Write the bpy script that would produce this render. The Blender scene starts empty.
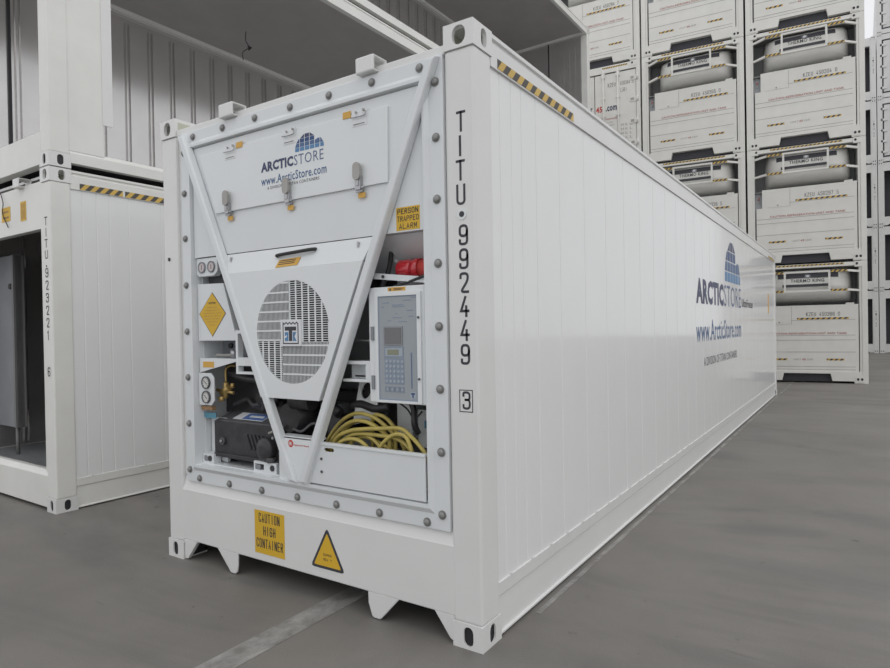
import bpy, bmesh, math, random
from mathutils import Vector, Matrix
random.seed(7)
S = bpy.context.scene
COL = S.collection

# ------------------------------------------------------------------ camera
FP = 623.1; YAW = -0.58725; PIT = -0.008107; ROLL = -0.017297
CAM = Vector((1.44282, -2.43643, 1.48628))
fw = Vector((math.sin(YAW)*math.cos(PIT), math.cos(YAW)*math.cos(PIT), math.sin(PIT)))
rt = fw.cross(Vector((0, 0, 1))).normalized(); up = rt.cross(fw)
r2 = math.cos(ROLL)*rt + math.sin(ROLL)*up
u2 = -math.sin(ROLL)*rt + math.cos(ROLL)*up
cd = bpy.data.cameras.new('camera'); cd.sensor_width = 36; cd.lens = FP*36/890
cd.clip_end = 300
co = bpy.data.objects.new('camera', cd); COL.objects.link(co)
m = Matrix((r2, u2, -fw)).transposed().to_4x4(); m.translation = CAM
co.matrix_world = m
S.camera = co

# ------------------------------------------------------------------ sky, sun, exposure
w = bpy.data.worlds.new('overcast_sky'); S.world = w; w.use_nodes = True
bg = w.node_tree.nodes['Background']; bg.inputs[0].default_value = (0.95, 0.96, 0.985, 1); bg.inputs[1].default_value = 0.96
sd = bpy.data.lights.new('sun', 'SUN'); sd.energy = 0.55; sd.angle = math.radians(70); sd.color = (1, .97, .92)
so = bpy.data.objects.new('sun', sd); COL.objects.link(so)
so.rotation_euler = Vector((-0.55, 0.35, -1.0)).to_track_quat('-Z', 'Y').to_euler()
S.view_settings.view_transform = 'Standard'; S.view_settings.look = 'None'
S.view_settings.exposure = -0.06; S.view_settings.gamma = 1.0; S.view_settings.use_curve_mapping = False

# ------------------------------------------------------------------ materials
MAT = {}
def mat(name, col, rough=.5, metal=0, coat=0, bump=0, bscale=20, vary=0, vscale=3, emit=None, coat_rough=.05, spec=.5):
    m = bpy.data.materials.new(name); m.use_nodes = True
    nt = m.node_tree; b = nt.nodes['Principled BSDF']
    b.inputs['Base Color'].default_value = (*col, 1)
    b.inputs['Roughness'].default_value = rough; b.inputs['Metallic'].default_value = metal
    b.inputs['Coat Weight'].default_value = coat; b.inputs['Coat Roughness'].default_value = coat_rough
    b.inputs['Specular IOR Level'].default_value = spec
    tc = nt.nodes.new('ShaderNodeTexCoord')
    if vary:
        n = nt.nodes.new('ShaderNodeTexNoise'); n.inputs['Scale'].default_value = vscale; n.inputs['Detail'].default_value = 5
        nt.links.new(tc.outputs['Object'], n.inputs['Vector'])
        r = nt.nodes.new('ShaderNodeValToRGB')
        r.color_ramp.elements[0].position = .3; r.color_ramp.elements[1].position = .7
        r.color_ramp.elements[0].color = (*[c*(1-vary) for c in col], 1)
        r.color_ramp.elements[1].color = (*[min(1, c*(1+vary)) for c in col], 1)
        nt.links.new(n.outputs['Fac'], r.inputs[0]); nt.links.new(r.outputs[0], b.inputs['Base Color'])
    if bump:
        n = nt.nodes.new('ShaderNodeTexNoise'); n.inputs['Scale'].default_value = bscale; n.inputs['Detail'].default_value = 3
        nt.links.new(tc.outputs['Object'], n.inputs['Vector'])
        bp = nt.nodes.new('ShaderNodeBump'); bp.inputs['Strength'].default_value = bump; bp.inputs['Distance'].default_value = .01
        nt.links.new(n.outputs['Fac'], bp.inputs['Height']); nt.links.new(bp.outputs[0], b.inputs['Normal'])
    MAT[name] = m
    return m
mat('steel_white', (.73, .73, .72), .38, vary=.02, coat=.35, coat_rough=.12, bump=.05, bscale=9)
mat('panel_white', (.80, .805, .80), .38, vary=.012, coat=.65, coat_rough=.085, bump=.06, bscale=2.5)
mat('unit_white', (.71, .735, .75), .40, vary=.02, coat=.3, coat_rough=.15)
mat('cover_white', (.74, .765, .775), .40, vary=.015, coat=.3, coat_rough=.15)
mat('old_white', (.76, .755, .725), .45, vary=.04, coat=.2, coat_rough=.2)
mat('swap_white', (.74, .73, .69), .5, vary=.04)
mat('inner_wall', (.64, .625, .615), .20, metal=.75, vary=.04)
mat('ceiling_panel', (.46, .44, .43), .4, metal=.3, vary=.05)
mat('inner_trim', (.78, .77, .75), .4)
mat('inner_floor', (.36, .37, .38), .35, metal=.3, vary=.1)
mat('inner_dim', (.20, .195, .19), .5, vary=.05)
mat('cavity_grey', (.42, .44, .46), .5, vary=.06)
mat('underside', (.05, .048, .05), .8)
mat('dark', (.040, .038, .041), .5, vary=.2)
mat('dark_machine', (.036, .034, .038), .42, vary=.3, vscale=12, bump=.2, bscale=40)
mat('dark_grey', (.085, .085, .09), .5, vary=.1)
mat('mid_grey', (.24, .25, .27), .5, vary=.1)
mat('black', (.022, .022, .026), .5)
mat('ink', (.045, .045, .055), .6)
mat('rubber', (.04, .04, .042), .75)
mat('bolt', (.27, .27, .265), .5, metal=.35)
mat('steel', (.42, .42, .43), .35, metal=.85, vary=.1)
mat('zinc', (.38, .37, .35), .5, metal=.4, vary=.1)
mat('brass', (.50, .36, .14), .4, metal=.6, vary=.15)
mat('yellow', (.68, .42, .03), .5, vary=.03)
mat('stripe_black', (.085, .078, .070), .6, vary=.15)
mat('recess_grey', (.20, .20, .20), .6, vary=.06)
mat('orange', (.66, .38, .07), .5, vary=.05)
mat('stripe_yellow', (.66, .44, .10), .5, vary=.1)
mat('cable_yellow', (.46, .37, .10), .45, vary=.12, vscale=20)
mat('red', (.55, .02, .03), .22, coat=.8)
mat('red_ink', (.55, .06, .05), .6)
mat('faded_red', (.48, .22, .20), .6)
mat('blue_deep', (.03, .075, .20), .5)
mat('blue_navy', (.05, .06, .13), .5)
mat('blue_mid', (.075, .14, .28), .5)
mat('blue_light', (.10, .24, .44), .5)
mat('blue_text', (.10, .14, .26), .5)
mat('label_blue', (.10, .18, .42), .4)
mat('label_white', (.72, .73, .75), .4)
mat('faceplate', (.33, .36, .39), .4, vary=.02)
mat('face_light', (.37, .41, .46), .4)
mat('key_blue', (.24, .29, .37), .4)
mat('screen', (.12, .12, .125), .12, coat=.6)
mat('lcd', (.24, .25, .18), .3)
mat('dial', (.62, .62, .60), .3, coat=.5)
mat('dial_pink', (.55, .47, .47), .3, coat=.5)
mat('inside_cast', (.50, .52, .42), .6)
mat('brown', (.33, .20, .11), .8, vary=.3, vscale=30)
mat('coil_fin', (.05, .05, .055), .45, metal=.3)
mat('teal', (.10, .28, .38), .4)
mat('far_white', (.66, .66, .65), .55, vary=.04)
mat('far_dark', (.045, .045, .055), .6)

# stroke letters: (points, closed, rounded)
GLYPH = {
 'T': [([(0, 1), (1, 1)], 0, 0), ([(.5, 1), (.5, 0)], 0, 0)], 'I': [([(.5, 0), (.5, 1)], 0, 0)], '1': [([(.25, .82), (.55, 1), (.55, 0)], 0, 0)],
 'U': [([(0, 1), (0, 0), (1, 0), (1, 1)], 0, 1)], 'O': [([(0, 0), (1, 0), (1, 1), (0, 1)], 1, 1)], '0': [([(0, 0), (1, 0), (1, 1), (0, 1)], 1, 1)],
 '9': [([(0, .44), (1, .44), (1, 1), (0, 1)], 1, 1), ([(1, .7), (1, 0), (0, 0), (0, .2)], 0, 1)], '6': [([(0, 0), (1, 0), (1, .56), (0, .56)], 1, 1), ([(0, .3), (0, 1), (1, 1), (1, .8)], 0, 1)],
 '2': [([(0, .78), (0, 1), (1, 1), (1, .62), (0, 0), (1, 0)], 0, 1)], '3': [([(0, .8), (0, 1), (1, 1), (1, .54), (.35, .54)], 0, 1), ([(.35, .54), (1, .54), (1, 0), (0, 0), (0, .2)], 0, 1)],
 '4': [([(.60, 1), (0, .26), (1, .26)], 0, 0), ([(.72, .5), (.72, 0)], 0, 0)], '5': [([(1, 1), (0, 1), (0, .56), (1, .56), (1, 0), (0, 0), (0, .2)], 0, 1)], '7': [([(0, 1), (1, 1), (.35, 0)], 0, 0)],
 '8': [([(0, 0), (1, 0), (1, .52), (0, .52)], 1, 1), ([(.0, .52), (1, .52), (1, 1), (0, 1)], 1, 1)],
 'K': [([(0, 0), (0, 1)], 0, 0), ([(1, 1), (.05, .45)], 0, 0), ([(.3, .58), (1, 0)], 0, 0)], 'Z': [([(0, 1), (1, 1), (0, 0), (1, 0)], 0, 0)], 'E': [([(1, 1), (0, 1), (0, 0), (1, 0)], 0, 0), ([(0, .52), (.8, .52)], 0, 0)],
 'C': [([(1, .75), (1, 1), (0, 1), (0, 0), (1, 0), (1, .25)], 0, 1)], 'G': [([(1, .75), (1, 1), (0, 1), (0, 0), (1, 0), (1, .48), (.55, .48)], 0, 1)], 'A': [([(0, 0), (.5, 1), (1, 0)], 0, 0), ([(.2, .3), (.8, .3)], 0, 0)],
 'N': [([(0, 0), (0, 1)], 0, 0), ([(0, 1), (1, 0)], 0, 0), ([(1, 0), (1, 1)], 0, 0)], 'H': [([(0, 0), (0, 1)], 0, 0), ([(1, 0), (1, 1)], 0, 0), ([(0, .5), (1, .5)], 0, 0)],
 'R': [([(0, 0), (0, 1), (1, 1), (1, .5), (0, .5)], 0, 1), ([(.45, .5), (1, 0)], 0, 0)], 'P': [([(0, 0), (0, 1), (1, 1), (1, .48), (0, .48)], 0, 1)], 'D': [([(0, 0), (1, 0), (1, 1), (0, 1)], 1, 1)],
 'L': [([(0, 1), (0, 0), (1, 0)], 0, 0)], 'M': [([(0, 0), (0, 1)], 0, 0), ([(1, 0), (1, 1)], 0, 0), ([(.05, .95), (.5, .35), (.95, .95)], 0, 0)], 'S': [([(1, .8), (1, 1), (0, 1), (0, .52), (1, .52), (1, 0), (0, 0), (0, .2)], 0, 1)],
 'Y': [([(0, 1), (.5, .45), (1, 1)], 0, 0), ([(.5, .45), (.5, 0)], 0, 0)], '-': [([(.1, .5), (.9, .5)], 0, 0)], '.': [([(.5, 0), (.5, .04)], 0, 0)],
}
# ------------------------------------------------------------------ mesh builder
class MB:
    """collects shapes and links them as ONE mesh object"""
    def __init__(s, default='steel_white'):
        s.bm = bmesh.new(); s.slots = []; s.d = default
    def _slot(s, m):
        m = m or s.d
        if m not in s.slots: s.slots.append(m)
        return s.slots.index(m)
    def face(s, vs, m=None, smooth=False):
        try: f = s.bm.faces.new(vs)
        except ValueError: return None
        f.material_index = s._slot(m); f.smooth = smooth
        return f
    def box(s, x0, x1, y0, y1, z0, z1, m=None):
        v = [s.bm.verts.new(p) for p in ((x0,y0,z0),(x1,y0,z0),(x1,y1,z0),(x0,y1,z0),(x0,y0,z1),(x1,y0,z1),(x1,y1,z1),(x0,y1,z1))]
        for q in ((3,2,1,0),(4,5,6,7),(0,1,5,4),(1,2,6,5),(2,3,7,6),(3,0,4,7)): s.face([v[i] for i in q], m)
        return s
    def frus(s, a, b, m=None):
        """two matching loops of 3D points joined and capped"""
        A = [s.bm.verts.new(p) for p in a]; B = [s.bm.verts.new(p) for p in b]; n = len(a)
        s.face(A[::-1], m); s.face(B, m)
        for i in range(n): s.face([A[i], A[(i+1) % n], B[(i+1) % n], B[i]], m)
        return s
    def poly(s, pts, y0, y1, m=None, plane='xz'):
        """outline extruded from y0 (front) to y1"""
        f = {'xz': lambda p, t: (p[0], t, p[1]), 'yz': lambda p, t: (t, p[0], p[1]), 'xy': lambda p, t: (p[0], p[1], t)}[plane]
        return s.frus([f(p, y0) for p in pts], [f(p, y1) for p in pts], m)
    def holed(s, outer, holes, t0, t1, m=None, plane='xz'):
        f = {'xz': lambda p, t: (p[0], t, p[1]), 'yz': lambda p, t: (t, p[0], p[1]), 'xy': lambda p, t: (p[0], p[1], t)}[plane]
        loops = [outer] + holes; rings = []
        for t in (t0, t1):
            es = []; rr = []
            for lp in loops:
                vs = [s.bm.verts.new(f(p, t)) for p in lp]; rr.append(vs)
                for i in range(len(vs)): es.append(s.bm.edges.new((vs[i], vs[(i+1) % len(vs)])))
            r = bmesh.ops.triangle_fill(s.bm, use_beauty=True, use_dissolve=False, edges=es)
            for g in r['geom']:
                if isinstance(g, bmesh.types.BMFace): g.material_index = s._slot(m)
            rings.append(rr)
        for a, b in zip(*rings):
            n = len(a)
            for i in range(n): s.face([a[i], a[(i+1) % n], b[(i+1) % n], b[i]], m)
        return s
    def cyl(s, p0, p1, r0, m=None, r1=None, n=16, cap=True):
        p0 = Vector(p0); p1 = Vector(p1); r1 = r0 if r1 is None else r1
        d = (p1-p0).normalized(); a = d.orthogonal().normalized(); b = d.cross(a)
        A = [s.bm.verts.new(p0+(a*math.cos(t)+b*math.sin(t))*r0) for t in [2*math.pi*i/n for i in range(n)]]
        B = [s.bm.verts.new(p1+(a*math.cos(t)+b*math.sin(t))*r1) for t in [2*math.pi*i/n for i in range(n)]]
        if cap: s.face(A[::-1], m); s.face(B, m)
        for i in range(n): s.face([A[i], A[(i+1) % n], B[(i+1) % n], B[i]], m, True)
        return s
    def lathe(s, p0, d, prof, m=None, n=24):
        """prof: (distance along d, radius)"""
        p0 = Vector(p0); d = Vector(d).normalized(); a = d.orthogonal().normalized(); b = d.cross(a); prev = None
        for h, r in prof:
            ring = [s.bm.verts.new(p0+d*h+(a*math.cos(t)+b*math.sin(t))*r) for t in [2*math.pi*i/n for i in range(n)]]
            if prev:
                for i in range(n): s.face([prev[i], prev[(i+1) % n], ring[(i+1) % n], ring[i]], m, True)
            else: s.face(ring[::-1], m)
            prev = ring
        s.face(prev, m)
        return s
    def tube(s, pts, r, m=None, n=8, smooth=True, sub=6):
        P = [Vector(p) for p in pts]
        if smooth and len(P) > 2:
            Q = [P[0]*2-P[1]] + P + [P[-1]*2-P[-2]]; out = []
            for i in range(1, len(Q)-2):
                for k in range(sub):
                    t = k/sub; a, b, c, d = Q[i-1:i+3]
                    out.append(.5*((2*b)+(-a+c)*t+(2*a-5*b+4*c-d)*t*t+(-a+3*b-3*c+d)*t**3))
            out.append(P[-1]); P = out
        prev = None; nrm = None
        for i, p in enumerate(P):
            d = (P[min(i+1, len(P)-1)]-P[max(i-1, 0)]).normalized()
            nrm = d.orthogonal().normalized() if nrm is None else (nrm-d*nrm.dot(d)).normalized()
            b = d.cross(nrm)
            ring = [s.bm.verts.new(p+(nrm*math.cos(t)+b*math.sin(t))*r) for t in [2*math.pi*k/n for k in range(n)]]
            if prev:
                for k in range(n): s.face([prev[k], prev[(k+1) % n], ring[(k+1) % n], ring[k]], m, True)
            else: s.face(ring[::-1], m)
            prev = ring
        s.face(prev, m)
        return s
    def bar(s, p0, p1, w, h, m=None, upv=(0, 0, 1)):
        p0 = Vector(p0); p1 = Vector(p1); d = (p1-p0).normalized(); a = d.cross(Vector(upv)).normalized(); b = a.cross(d)
        c = [(-w/2, -h/2), (w/2, -h/2), (w/2, h/2), (-w/2, h/2)]
        return s.frus([p0+a*i+b*j for i, j in c], [p1+a*i+b*j for i, j in c], m)
    def text(s, txt, o, u, v, width, height, m=None, bold=0.0, th=.0008, shear=0):
        """lettering filling a width x height box whose lower left corner is o"""
        o = Vector(o); u = Vector(u).normalized(); v = Vector(v).normalized(); nn = u.cross(v)
        cu = bpy.data.curves.new('t', 'FONT'); cu.body = txt; cu.offset = bold; cu.resolution_u = 2; cu.space_character = 1.08
        ob = bpy.data.objects.new('t', cu); COL.objects.link(ob)
        me = bpy.data.meshes.new_from_object(ob.evaluated_get(bpy.context.evaluated_depsgraph_get()))
        bpy.data.objects.remove(ob); bpy.data.curves.remove(cu)
        xs = [q.co.x for q in me.vertices]; ys = [q.co.y for q in me.vertices]
        x0, x1 = min(xs), max(xs); y0, y1 = min(ys), max(ys)
        V = []
        for q in me.vertices:
            a = (q.co.x-x0)/(x1-x0)*width; b = (q.co.y-y0)/max(1e-6, y1-y0)*height
            V.append(s.bm.verts.new(o+u*(a+shear*b)+v*b+nn*th))
        for pf in me.polygons: s.face([V[i] for i in pf.vertices], m)
        bpy.data.meshes.remove(me)
        return s
    def block(s, txt, o, u, v, width, height, m='ink', stroke=.19, gap=.38, th=.0006):
        """stencil-like lettering of even strokes; stroke and gap are shares of a letter's width"""
        o = Vector(o); u = Vector(u).normalized(); v = Vector(v).normalized(); nn = u.cross(v)
        n = len(txt); cw = width/(n+gap*(n-1)); st = cw*stroke; r = cw*.36
        for k, ch in enumerate(txt):
            for pl, closed, rnd in GLYPH.get(ch, []):
                P = [Vector((k*cw*(1+gap)+st/2+x*(cw-st), st/2+y*(height-st))) for x, y in pl]
                if rnd:
                    Q = []; N = len(P)
                    for i, p in enumerate(P):
                        if not closed and i in (0, N-1): Q.append(p); continue
                        a, c = P[i-1], P[(i+1) % N]; la, lc = (a-p).length, (c-p).length
                        ra, rc = min(r, la*.49), min(r, lc*.49); q0 = p+(a-p)/la*ra; q1 = p+(c-p)/lc*rc
                        for t in (0, .25, .5, .75, 1): Q.append(q0*(1-t)**2+p*2*t*(1-t)+q1*t*t)
                    P = Q
                N = len(P); Lh, Rh = [], []
                for i, p in enumerate(P):
                    a = P[i-1] if (i or closed) else None; c = P[(i+1) % N] if (i < N-1 or closed) else None
                    d0 = (p-a).normalized() if a is not None else None; d1 = (c-p).normalized() if c is not None else None
                    if d0 is None: d0 = d1
                    if d1 is None: d1 = d0
                    n0 = Vector((-d0.y, d0.x)); n1 = Vector((-d1.y, d1.x)); mm = (n0+n1)
                    mm = mm.normalized() if mm.length > 1e-6 else n0
                    f = min(1/max(.45, mm.dot(n0)), 2)*st/2
                    e = Vector((0, 0))
                    if not closed and i == 0: e = -d1*st/2
                    if not closed and i == N-1: e = d0*st/2
                    Lh.append(p+mm*f+e); Rh.append(p-mm*f+e)
                W3 = lambda q: s.bm.verts.new(o+u*q.x+v*q.y+nn*th)
                A = [W3(q) for q in Lh]; B = [W3(q) for q in Rh]
                for i in range(N if closed else N-1): s.face([B[i], B[(i+1) % N], A[(i+1) % N], A[i]], m)
        return s
    def build(s, name, parent=None, bevel=0, seg=2, recalc=True, clean=False):
        if recalc: bmesh.ops.recalc_face_normals(s.bm, faces=s.bm.faces)
        me = bpy.data.meshes.new(name); s.bm.to_mesh(me); s.bm.free()
        for k in s.slots: me.materials.append(MAT[k])
        ob = bpy.data.objects.new(name, me); COL.objects.link(ob)
        if parent: ob.parent = parent
        if bevel:
            bv = ob.modifiers.new('bevel', 'BEVEL'); bv.width = bevel; bv.segments = seg; bv.limit_method = 'ANGLE'; bv.angle_limit = math.radians(40)
            bv.harden_normals = False
        return ob
def text_part(name, parent, items, bold=0):
    """items: (string, origin, u, v, width, height, material, bold)"""
    b = MB()
    for it in items: b.text(*it[:7], bold=it[7] if len(it) > 7 else bold)
    return b.build(name, parent, recalc=False)
def empty(name, loc=(0, 0, 0), rz=0):
    o = bpy.data.objects.new(name, None); o.empty_display_size = .3; COL.objects.link(o); o.location = loc; o.rotation_euler.z = rz
    return o
def tag(o, label, cat=None, group=None, kind=None):
    o['label'] = label
    if cat: o['category'] = cat
    if group: o['group'] = group
    if kind: o['kind'] = kind
    return o
def copy_tree(o, parent=None):
    c = o.copy(); COL.objects.link(c)
    if parent: c.parent = parent
    for ch in list(o.children): copy_tree(ch, c)
    return c
def oblong(cx, cz, hw, hh, n=6):
    """stadium, taller than wide when hh > hw"""
    r = min(hw, hh); pts = []
    for i in range(n+1):
        t = math.pi*i/n
        pts.append((cx+(hw-r)+0*t+r*math.cos(t), cz+(hh-r)+r*math.sin(t)) if hh >= hw else (cx+(hw-r)*math.copysign(1, math.cos(t))+r*math.cos(t), cz+r*math.sin(t)))
    for i in range(n+1):
        t = math.pi+math.pi*i/n
        pts.append((cx+r*math.cos(t), cz-(hh-r)+r*math.sin(t)) if hh >= hw else (cx+(hw-r)*math.copysign(1, math.cos(t))+r*math.cos(t), cz+r*math.sin(t)))
    out = []
    for p in pts:
        if not out or (abs(p[0]-out[-1][0])+abs(p[1]-out[-1][1])) > 1e-5: out.append(p)
    if abs(out[0][0]-out[-1][0])+abs(out[0][1]-out[-1][1]) < 1e-5: out.pop()
    return out
def circle(cx, cz, r, n=48): return [(cx+r*math.cos(2*math.pi*i/n), cz+r*math.sin(2*math.pi*i/n)) for i in range(n)]
def rect(x0, x1, z0, z1): return [(x0, z0), (x1, z0), (x1, z1), (x0, z1)]
X = (1, 0, 0); Y = (0, 1, 0); Z = (0, 0, 1)

# ------------------------------------------------------------------ ground
gm = bpy.data.materials.new('worn_concrete'); gm.use_nodes = True; nt = gm.node_tree; b = nt.nodes['Principled BSDF']
tc = nt.nodes.new('ShaderNodeTexCoord')
def noise(scale, detail=6, rough=.55, mp=None, dist=0):
    n = nt.nodes.new('ShaderNodeTexNoise'); n.inputs['Scale'].default_value = scale; n.inputs['Detail'].default_value = detail
    n.inputs['Roughness'].default_value = rough; n.inputs['Distortion'].default_value = dist
    src = tc.outputs['Object']
    if mp:
        q = nt.nodes.new('ShaderNodeMapping'); q.inputs['Scale'].default_value = mp[0]; q.inputs['Rotation'].default_value = (0, 0, mp[1])
        nt.links.new(src, q.inputs[0]); src = q.outputs[0]
    nt.links.new(src, n.inputs['Vector']); return n
def ramp(src, stops):
    r = nt.nodes.new('ShaderNodeValToRGB')
    while len(r.color_ramp.elements) < len(stops): r.color_ramp.elements.new(.5)
    for e, (p, c) in zip(r.color_ramp.elements, stops): e.position = p; e.color = (*c, 1)
    nt.links.new(src, r.inputs[0]); return r
def mix(a, bb, fac, typ='MULTIPLY'):
    x = nt.nodes.new('ShaderNodeMix'); x.data_type = 'RGBA'; x.blend_type = typ
    x.inputs[0].default_value = fac if isinstance(fac, float) else 1
    if not isinstance(fac, float): nt.links.new(fac, x.inputs[0])
    nt.links.new(a, x.inputs[6]); nt.links.new(bb, x.inputs[7]); return x.outputs[2]
base = ramp(noise(.55, 8, .6).outputs['Fac'], [(.3, (.152, .143, .130)), (.7, (.220, .208, .192))])
streak = ramp(noise(1.0, 5, .6, ((.35, .8, 1), .35), 1.6).outputs['Fac'], [(.34, (.80, .81, .83)), (.50, (1, 1, 1)), (.72, (1.06, 1.05, 1.03))])
marks = ramp(noise(1.6, 3, .5, ((1.0, 4, 1), -.15), .5).outputs['Fac'], [(.235, (.55, .55, .55)), (.28, (1, 1, 1))])
speck = ramp(noise(9, 4, .5).outputs['Fac'], [(.26, (.60, .59, .58)), (.31, (1, 1, 1)), (.74, (1, 1, 1)), (.79, (1.15, 1.15, 1.13))])
grain = ramp(noise(160, 3).outputs['Fac'], [(.35, (.90, .90, .90)), (.65, (1.08, 1.08, 1.08))])
c = mix(base.outputs[0], streak.outputs[0], 1.0); c = mix(c, marks.outputs[0], .7); c = mix(c, speck.outputs[0], .8); c = mix(c, grain.outputs[0], 1.0)
nt.links.new(c, b.inputs['Base Color'])
b.inputs['Roughness'].default_value = .62
bp = nt.nodes.new('ShaderNodeBump'); bp.inputs['Strength'].default_value = .25; bp.inputs['Distance'].default_value = .004
nt.links.new(noise(90, 4).outputs['Fac'], bp.inputs['Height']); nt.links.new(bp.outputs[0], b.inputs['Normal'])
MAT['ground'] = gm
g = MB('ground').box(-40, 40, -14, 90, -.25, 0).build('floor'); g['kind'] = 'structure'; g['label'] = 'worn grey concrete yard with scuffs and stains'
# worn paint lines: paint shows only where it has not rubbed away
pm = bpy.data.materials.new('worn_line_paint'); pm.use_nodes = True; nt = pm.node_tree; b = nt.nodes['Principled BSDF']; tc = nt.nodes.new('ShaderNodeTexCoord')
r1 = ramp(noise(7, 8, .7, ((1, .6, 1), 0)).outputs['Fac'], [(.40, (.18, .171, .160)), (.60, (.32, .315, .30))])
nt.links.new(r1.outputs[0], b.inputs['Base Color']); b.inputs['Roughness'].default_value = .7
MAT['paint'] = pm
p = MB('paint').poly([(-1.03, -3), (-.875, -3), (-.875, 4), (-1.03, 4)], .0004, .0022, plane='xy').build('trim_1'); p['kind'] = 'structure'; p['label'] = 'worn white painted line running under the container'
pts = []
for i in range(60):
    y = .5+i*.30; pts.append((.050+.007*random.random(), y))
p = MB('paint').poly([(.022, .5)] + pts + [(.022, pts[-1][1])], .0004, .0022, plane='xy').build('trim_2'); p['kind'] = 'structure'; p['label'] = 'worn line beside the long side of the container'

# ------------------------------------------------------------------ container shell pieces
L, W, H = 12.192, 2.438, 2.896
def casting(parent, x0, y0, z0, fx, fy, hw=.026, sx=.162, sy=.178, h=.118, name='corner_casting', inside='inside_cast', m='steel_white'):
    """ISO corner casting, hollow unless filled black for shade; fx/fy: -1 or 1, the outward sides"""
    b = MB(m); t = .022 if inside != 'dark' else .009; x1, y1, z1 = x0+sx, y0+sy, z0+h
    cx, cy, cz = (x0+x1)/2, (y0+y1)/2, (z0+z1)/2
    yf = (y0, y0+t) if fy < 0 else (y1-t, y1)
    b.holed(rect(x0, x1, z0, z1), [oblong(cx+fx*.004, cz, hw, .045)], yf[0], yf[1])
    xf = (x1-t, x1) if fx > 0 else (x0, x0+t)
    yy = (y0+t, y1) if fy < 0 else (y0, y1-t)
    b.holed(rect(yy[0], yy[1], z0, z1), [oblong((yy[0]+yy[1])/2-fy*.0+.0, cz, .026, .044)], xf[0], xf[1], plane='yz')
    xi = (x0, x1-t) if fx > 0 else (x0+t, x1)
    b.box(xi[0], xi[1], yy[0], yy[1], z1-t, z1); b.box(xi[0], xi[1], yy[0], yy[1], z0, z0+t)
    yb = (y1-t, y1) if fy < 0 else (y0, y0+t)
    b.box(xi[0], xi[1], yb[0], yb[1], z0+t, z1-t, inside)
    xb = (x0, x0+t) if fx > 0 else (x1-t, x1)
    b.box(xb[0], xb[1], yy[0], yy[1], z0+t, z1-t, inside)
    if inside == 'dark': b.box(x0+.012, x1-.012, y0+.012, y1-.012, z0+.012, z1-.012, 'black')  # black fill stands in for the shade inside the lower castings
    bmesh.ops.remove_doubles(b.bm, verts=b.bm.verts, dist=1e-5)
    return b.build(name, parent, recalc=True)
def castings(parent, which='all'):
    for zz in (0, H-.118):
        for x0, fx in ((-.162, 1), (-W, -1)):
            for y0, fy in ((0, -1), (L-.178, 1)):
                casting(parent, x0, y0, zz, fx, fy, hw=.026 if zz == 0 else .036, inside='dark' if zz == 0 else 'inside_cast')
def posts(parent, inner=.168, m='steel_white'):
    for x0, x1 in ((-.162, -.004), (-W+.004, -W+.162)):
        for y0, y1 in ((.007, .172), (L-.172, L-.007)):
            MB(m).box(x0, x1, y0, y1, .118, H-.118).build('corner_post', parent, bevel=.012)
def long_rails(parent, xo, sgn, top=True, m='steel_white', zb=.012, low=False):
    """xo outer face, sgn +1 right side / -1 left side"""
    a = lambda d: xo-sgn*d
    if top:
        b = MB(m)
        pts = [(a(.004), 2.734), (a(.004), 2.846), (a(.018), 2.862), (a(.018), 2.872), (a(.006), 2.874), (a(.006), 2.893), (a(.075), 2.893), (a(.075), 2.734)]
        b.frus([(x, .170, z) for x, z in pts], [(x, L-.170, z) for x, z in pts]); b.build('top_rail', parent)
    b = MB(m)
    pts = [(a(.006), zb), (a(.006), zb+.008), (a(.018), zb+.012), (a(.020), .188), (a(.010), .200), (a(.008), .262), (a(.075), .262), (a(.075), zb)]
    if low: pts = [(a(.006), zb), (a(.006), .135), (a(.030), .172), (a(.075), .172), (a(.075), zb)]
    b.frus([(x, .170, z) for x, z in pts], [(x, L-.170, z) for x, z in pts])
    k = .3
    while k < L-.3 and not low:
        b.box(min(a(.011), a(.003)), max(a(.011), a(.003)), k, k+.012, .262, .272); k += .24
    b.build('bottom_rail', parent)
def side_wall(parent, xo, sgn, seams, m='panel_white', name='side_panel', z0=.262, z1=2.734):
    """outer sheet with narrow pressed grooves at the given y values"""
    a = lambda d: xo-sgn*d
    prof = [(.172, .016)]
    for y in seams: prof += [(y-.006, .016), (y-.002, .0195), (y+.002, .0195), (y+.006, .016)]
    prof += [(L-.172, .016)]
    pts = [(a(d), y) for y, d in prof] + [(a(.060), L-.172), (a(.060), .172)]
    b = MB(m); b.frus([(x, y, z0) for x, y in pts], [(x, y, z1) for x, y in pts])
    bmesh.ops.triangulate(b.bm, faces=[f for f in b.bm.faces if len(f.verts) > 4])
    return b.build(name, parent)
SEAMS = [.269, .389, .502, .677, .992, 1.386]
while SEAMS[-1] < L-1.9: SEAMS.append(SEAMS[-1]+.40)
SEAMS = [y for y in SEAMS]+[L-1.386, L-.992, L-.677, L-.502, L-.389, L-.269]
def hazard(b, y0, y1, z0, z1, x, sgn=1, n=17, slant=.62, plane='side', m1='stripe_black', m2='stripe_yellow'):
    """yellow tape with slanted dark bars; plane 'side' runs along y, 'front' along x at y=x"""
    if plane == 'front': m1 = 'ink'
    f = (lambda a, t, c: (t, a, c)) if plane == 'side' else (lambda a, t, c: (a, t, c))
    t1 = x+sgn*.0012; t2 = x+sgn*.0018
    b.frus([f(a, x, c) for a, c in rect(y0, y1, z0, z1)], [f(a, t1, c) for a, c in rect(y0, y1, z0, z1)], m1)
    st = (y1-y0)/n; sl = (z1-z0)*slant*1.5
    for i in range(0, n, 2):
        a0 = y0+i*st; a1 = a0+st
        q = [(a0, z0), (a1, z0), (min(a1+sl, y1), z1), (min(a0+sl, y1), z1)]
        b.frus([f(a, t1-sgn*.0005, c) for a, c in q], [f(a, t2, c) for a, c in q], m2)
    return b

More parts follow.
